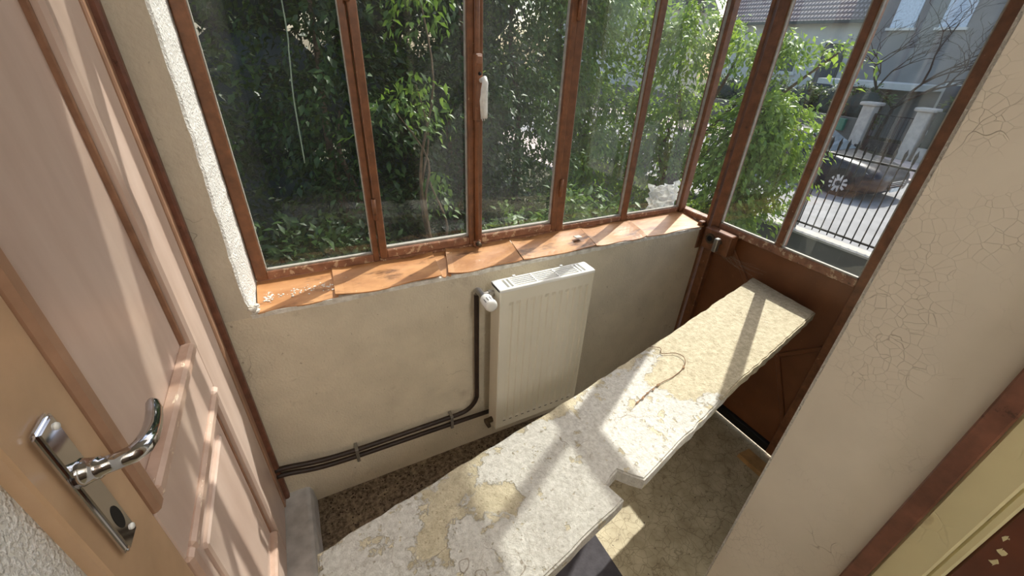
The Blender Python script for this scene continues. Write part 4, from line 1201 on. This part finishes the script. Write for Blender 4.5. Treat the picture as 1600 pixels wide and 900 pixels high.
# hedge masses further back
def hedge_row(label, loc, blobs, n, size, mat, seed):
    t = thing('hedge', loc, label, 'hedge')
    core = []
    for b in blobs:
        bm = bmesh.new()
        bmesh.ops.create_icosphere(bm, subdivisions=2, radius=1)
        for v in bm.verts:
            v.co = Vector((b[0] + v.co.x * b[3] * .8, b[1] + v.co.y * b[4] * .8, b[2] + v.co.z * b[5] * .8))
        core.append(bm_out(bm)); bm.free()
    mk('hedge_core', *join(*core), 'mesh_green', t)
    V, F = leaf_mesh(blobs, n, size, .3, seed, .8, 20, .18)
    big_mesh('foliage', V, F, mat, t)['kind'] = 'stuff'
hedge_row('tall dark hedge closing the garden behind the trees', (0.5, 6.5, ZG), [(x, 6.6, z, 1.1, .7, 1.1) for x in (-3, -1.6, -.2, 1.2, 2.6) for z in (-.6, .9, 2.4, 3.8, 5.0)], 20000, 0.11, 'leaf_dark', 41)
hedge_row('clipped hedge over the dark screen across the street', (20.9, 4.5, ZG), [(21.2, y, .35, .45, .8, .55) for y in (2, 3.2, 4.4, 5.6, 6.4)], 4200, 0.16, 'leaf_hedge', 42)
hedge_row('green hedge left of the gate pier across the street', (21.0, 12, ZG), [(21.7, y, .1, .6, .9, .75) for y in (9.9, 11.2, 12.5, 13.8, 15.2, 16.6)], 4200, 0.17, 'leaf_hedge', 43)

# bare tree across the street
def bare_tree():
    t = thing('bare_tree', (22.6, 9.3, ZG), 'bare leafless tree with spreading branches before the grey house', 'tree')
    rr = random.Random(12)
    segs, main = [], []
    def grow(p, d, L, r, lev):
        e = p + d * L
        mid = p.lerp(e, .5) + Vector((rr.uniform(-1, 1), rr.uniform(-1, 1), rr.uniform(-.5, 1))) * L * .07
        (main if lev < 2 else segs).append(g_tube([p, mid, e], [r, r * .85, r * .66], 5 if lev > 1 else 8, False))
        if lev >= 7: return
        for _ in range(3 if lev in (0, 1, 3) else 2):
            dd = (d + Vector((rr.uniform(-.6, .6), rr.uniform(-1.1, .8), rr.uniform(-.45, .5)))).normalized()
            grow(e, dd, L * rr.uniform(.66, .9), max(r * .62, 0.006), lev + 1)
    grow(Vector((22.6, 9.3, ZG)), Vector((-.05, -.1, 1)).normalized(), 1.5, .10, 0)
    mk('trunk', *join(*main), 'bark_dark', t, True)
    o = mk('branches', *join(*segs), 'bark_dark', t, True)
bare_tree()

# hanging cord and crumpled plastic outside the window
o = tube('hanging_cord', smooth_path([(0.065, 1.62, 2.6), (0.060, 1.62, 1.72), (0.050, 1.62, 1.55), (0.040, 1.62, 1.46), (0.035, 1.62, 1.38), (0.030, 1.62, 1.22)], 5), 0.0022, 'green_cord', None, 6)
tag(o, 'thin pale cord hanging outside the leftmost pane', 'cord')
V, F = [], []
n = 13
for j in range(n):
    for i in range(n):
        u, w = i / (n - 1) * 2 - 1, j / (n - 1) * 2 - 1
        rr_ = 1 - 0.25 * random.random() if abs(u) == 1 or abs(w) == 1 else 1
        V.append((1.70 + u * .115 * rr_, 1.50 + random.uniform(-.02, .02), 0.935 + w * .095 * rr_))
for j in range(n - 1):
    for i in range(n - 1):
        a = j * n + i
        F.append([a, a + 1, a + n + 1, a + n])
N = len(V)
V += [(x, y + .002, z) for x, y, z in V]
F += [[q + N for q in f_[::-1]] for f_ in F]
o = mk('plastic_bag', V, F, 'plastic')
tag(o, 'crumpled whitish plastic bag outside the fifth window bay', 'bag')
o = struct('outer_ledge', (-0.3, 2.0, YG + 0.121, 1.60, 0.76, 0.84), 'brown_trim', 'narrow brown ledge outside the window', 'ledge')
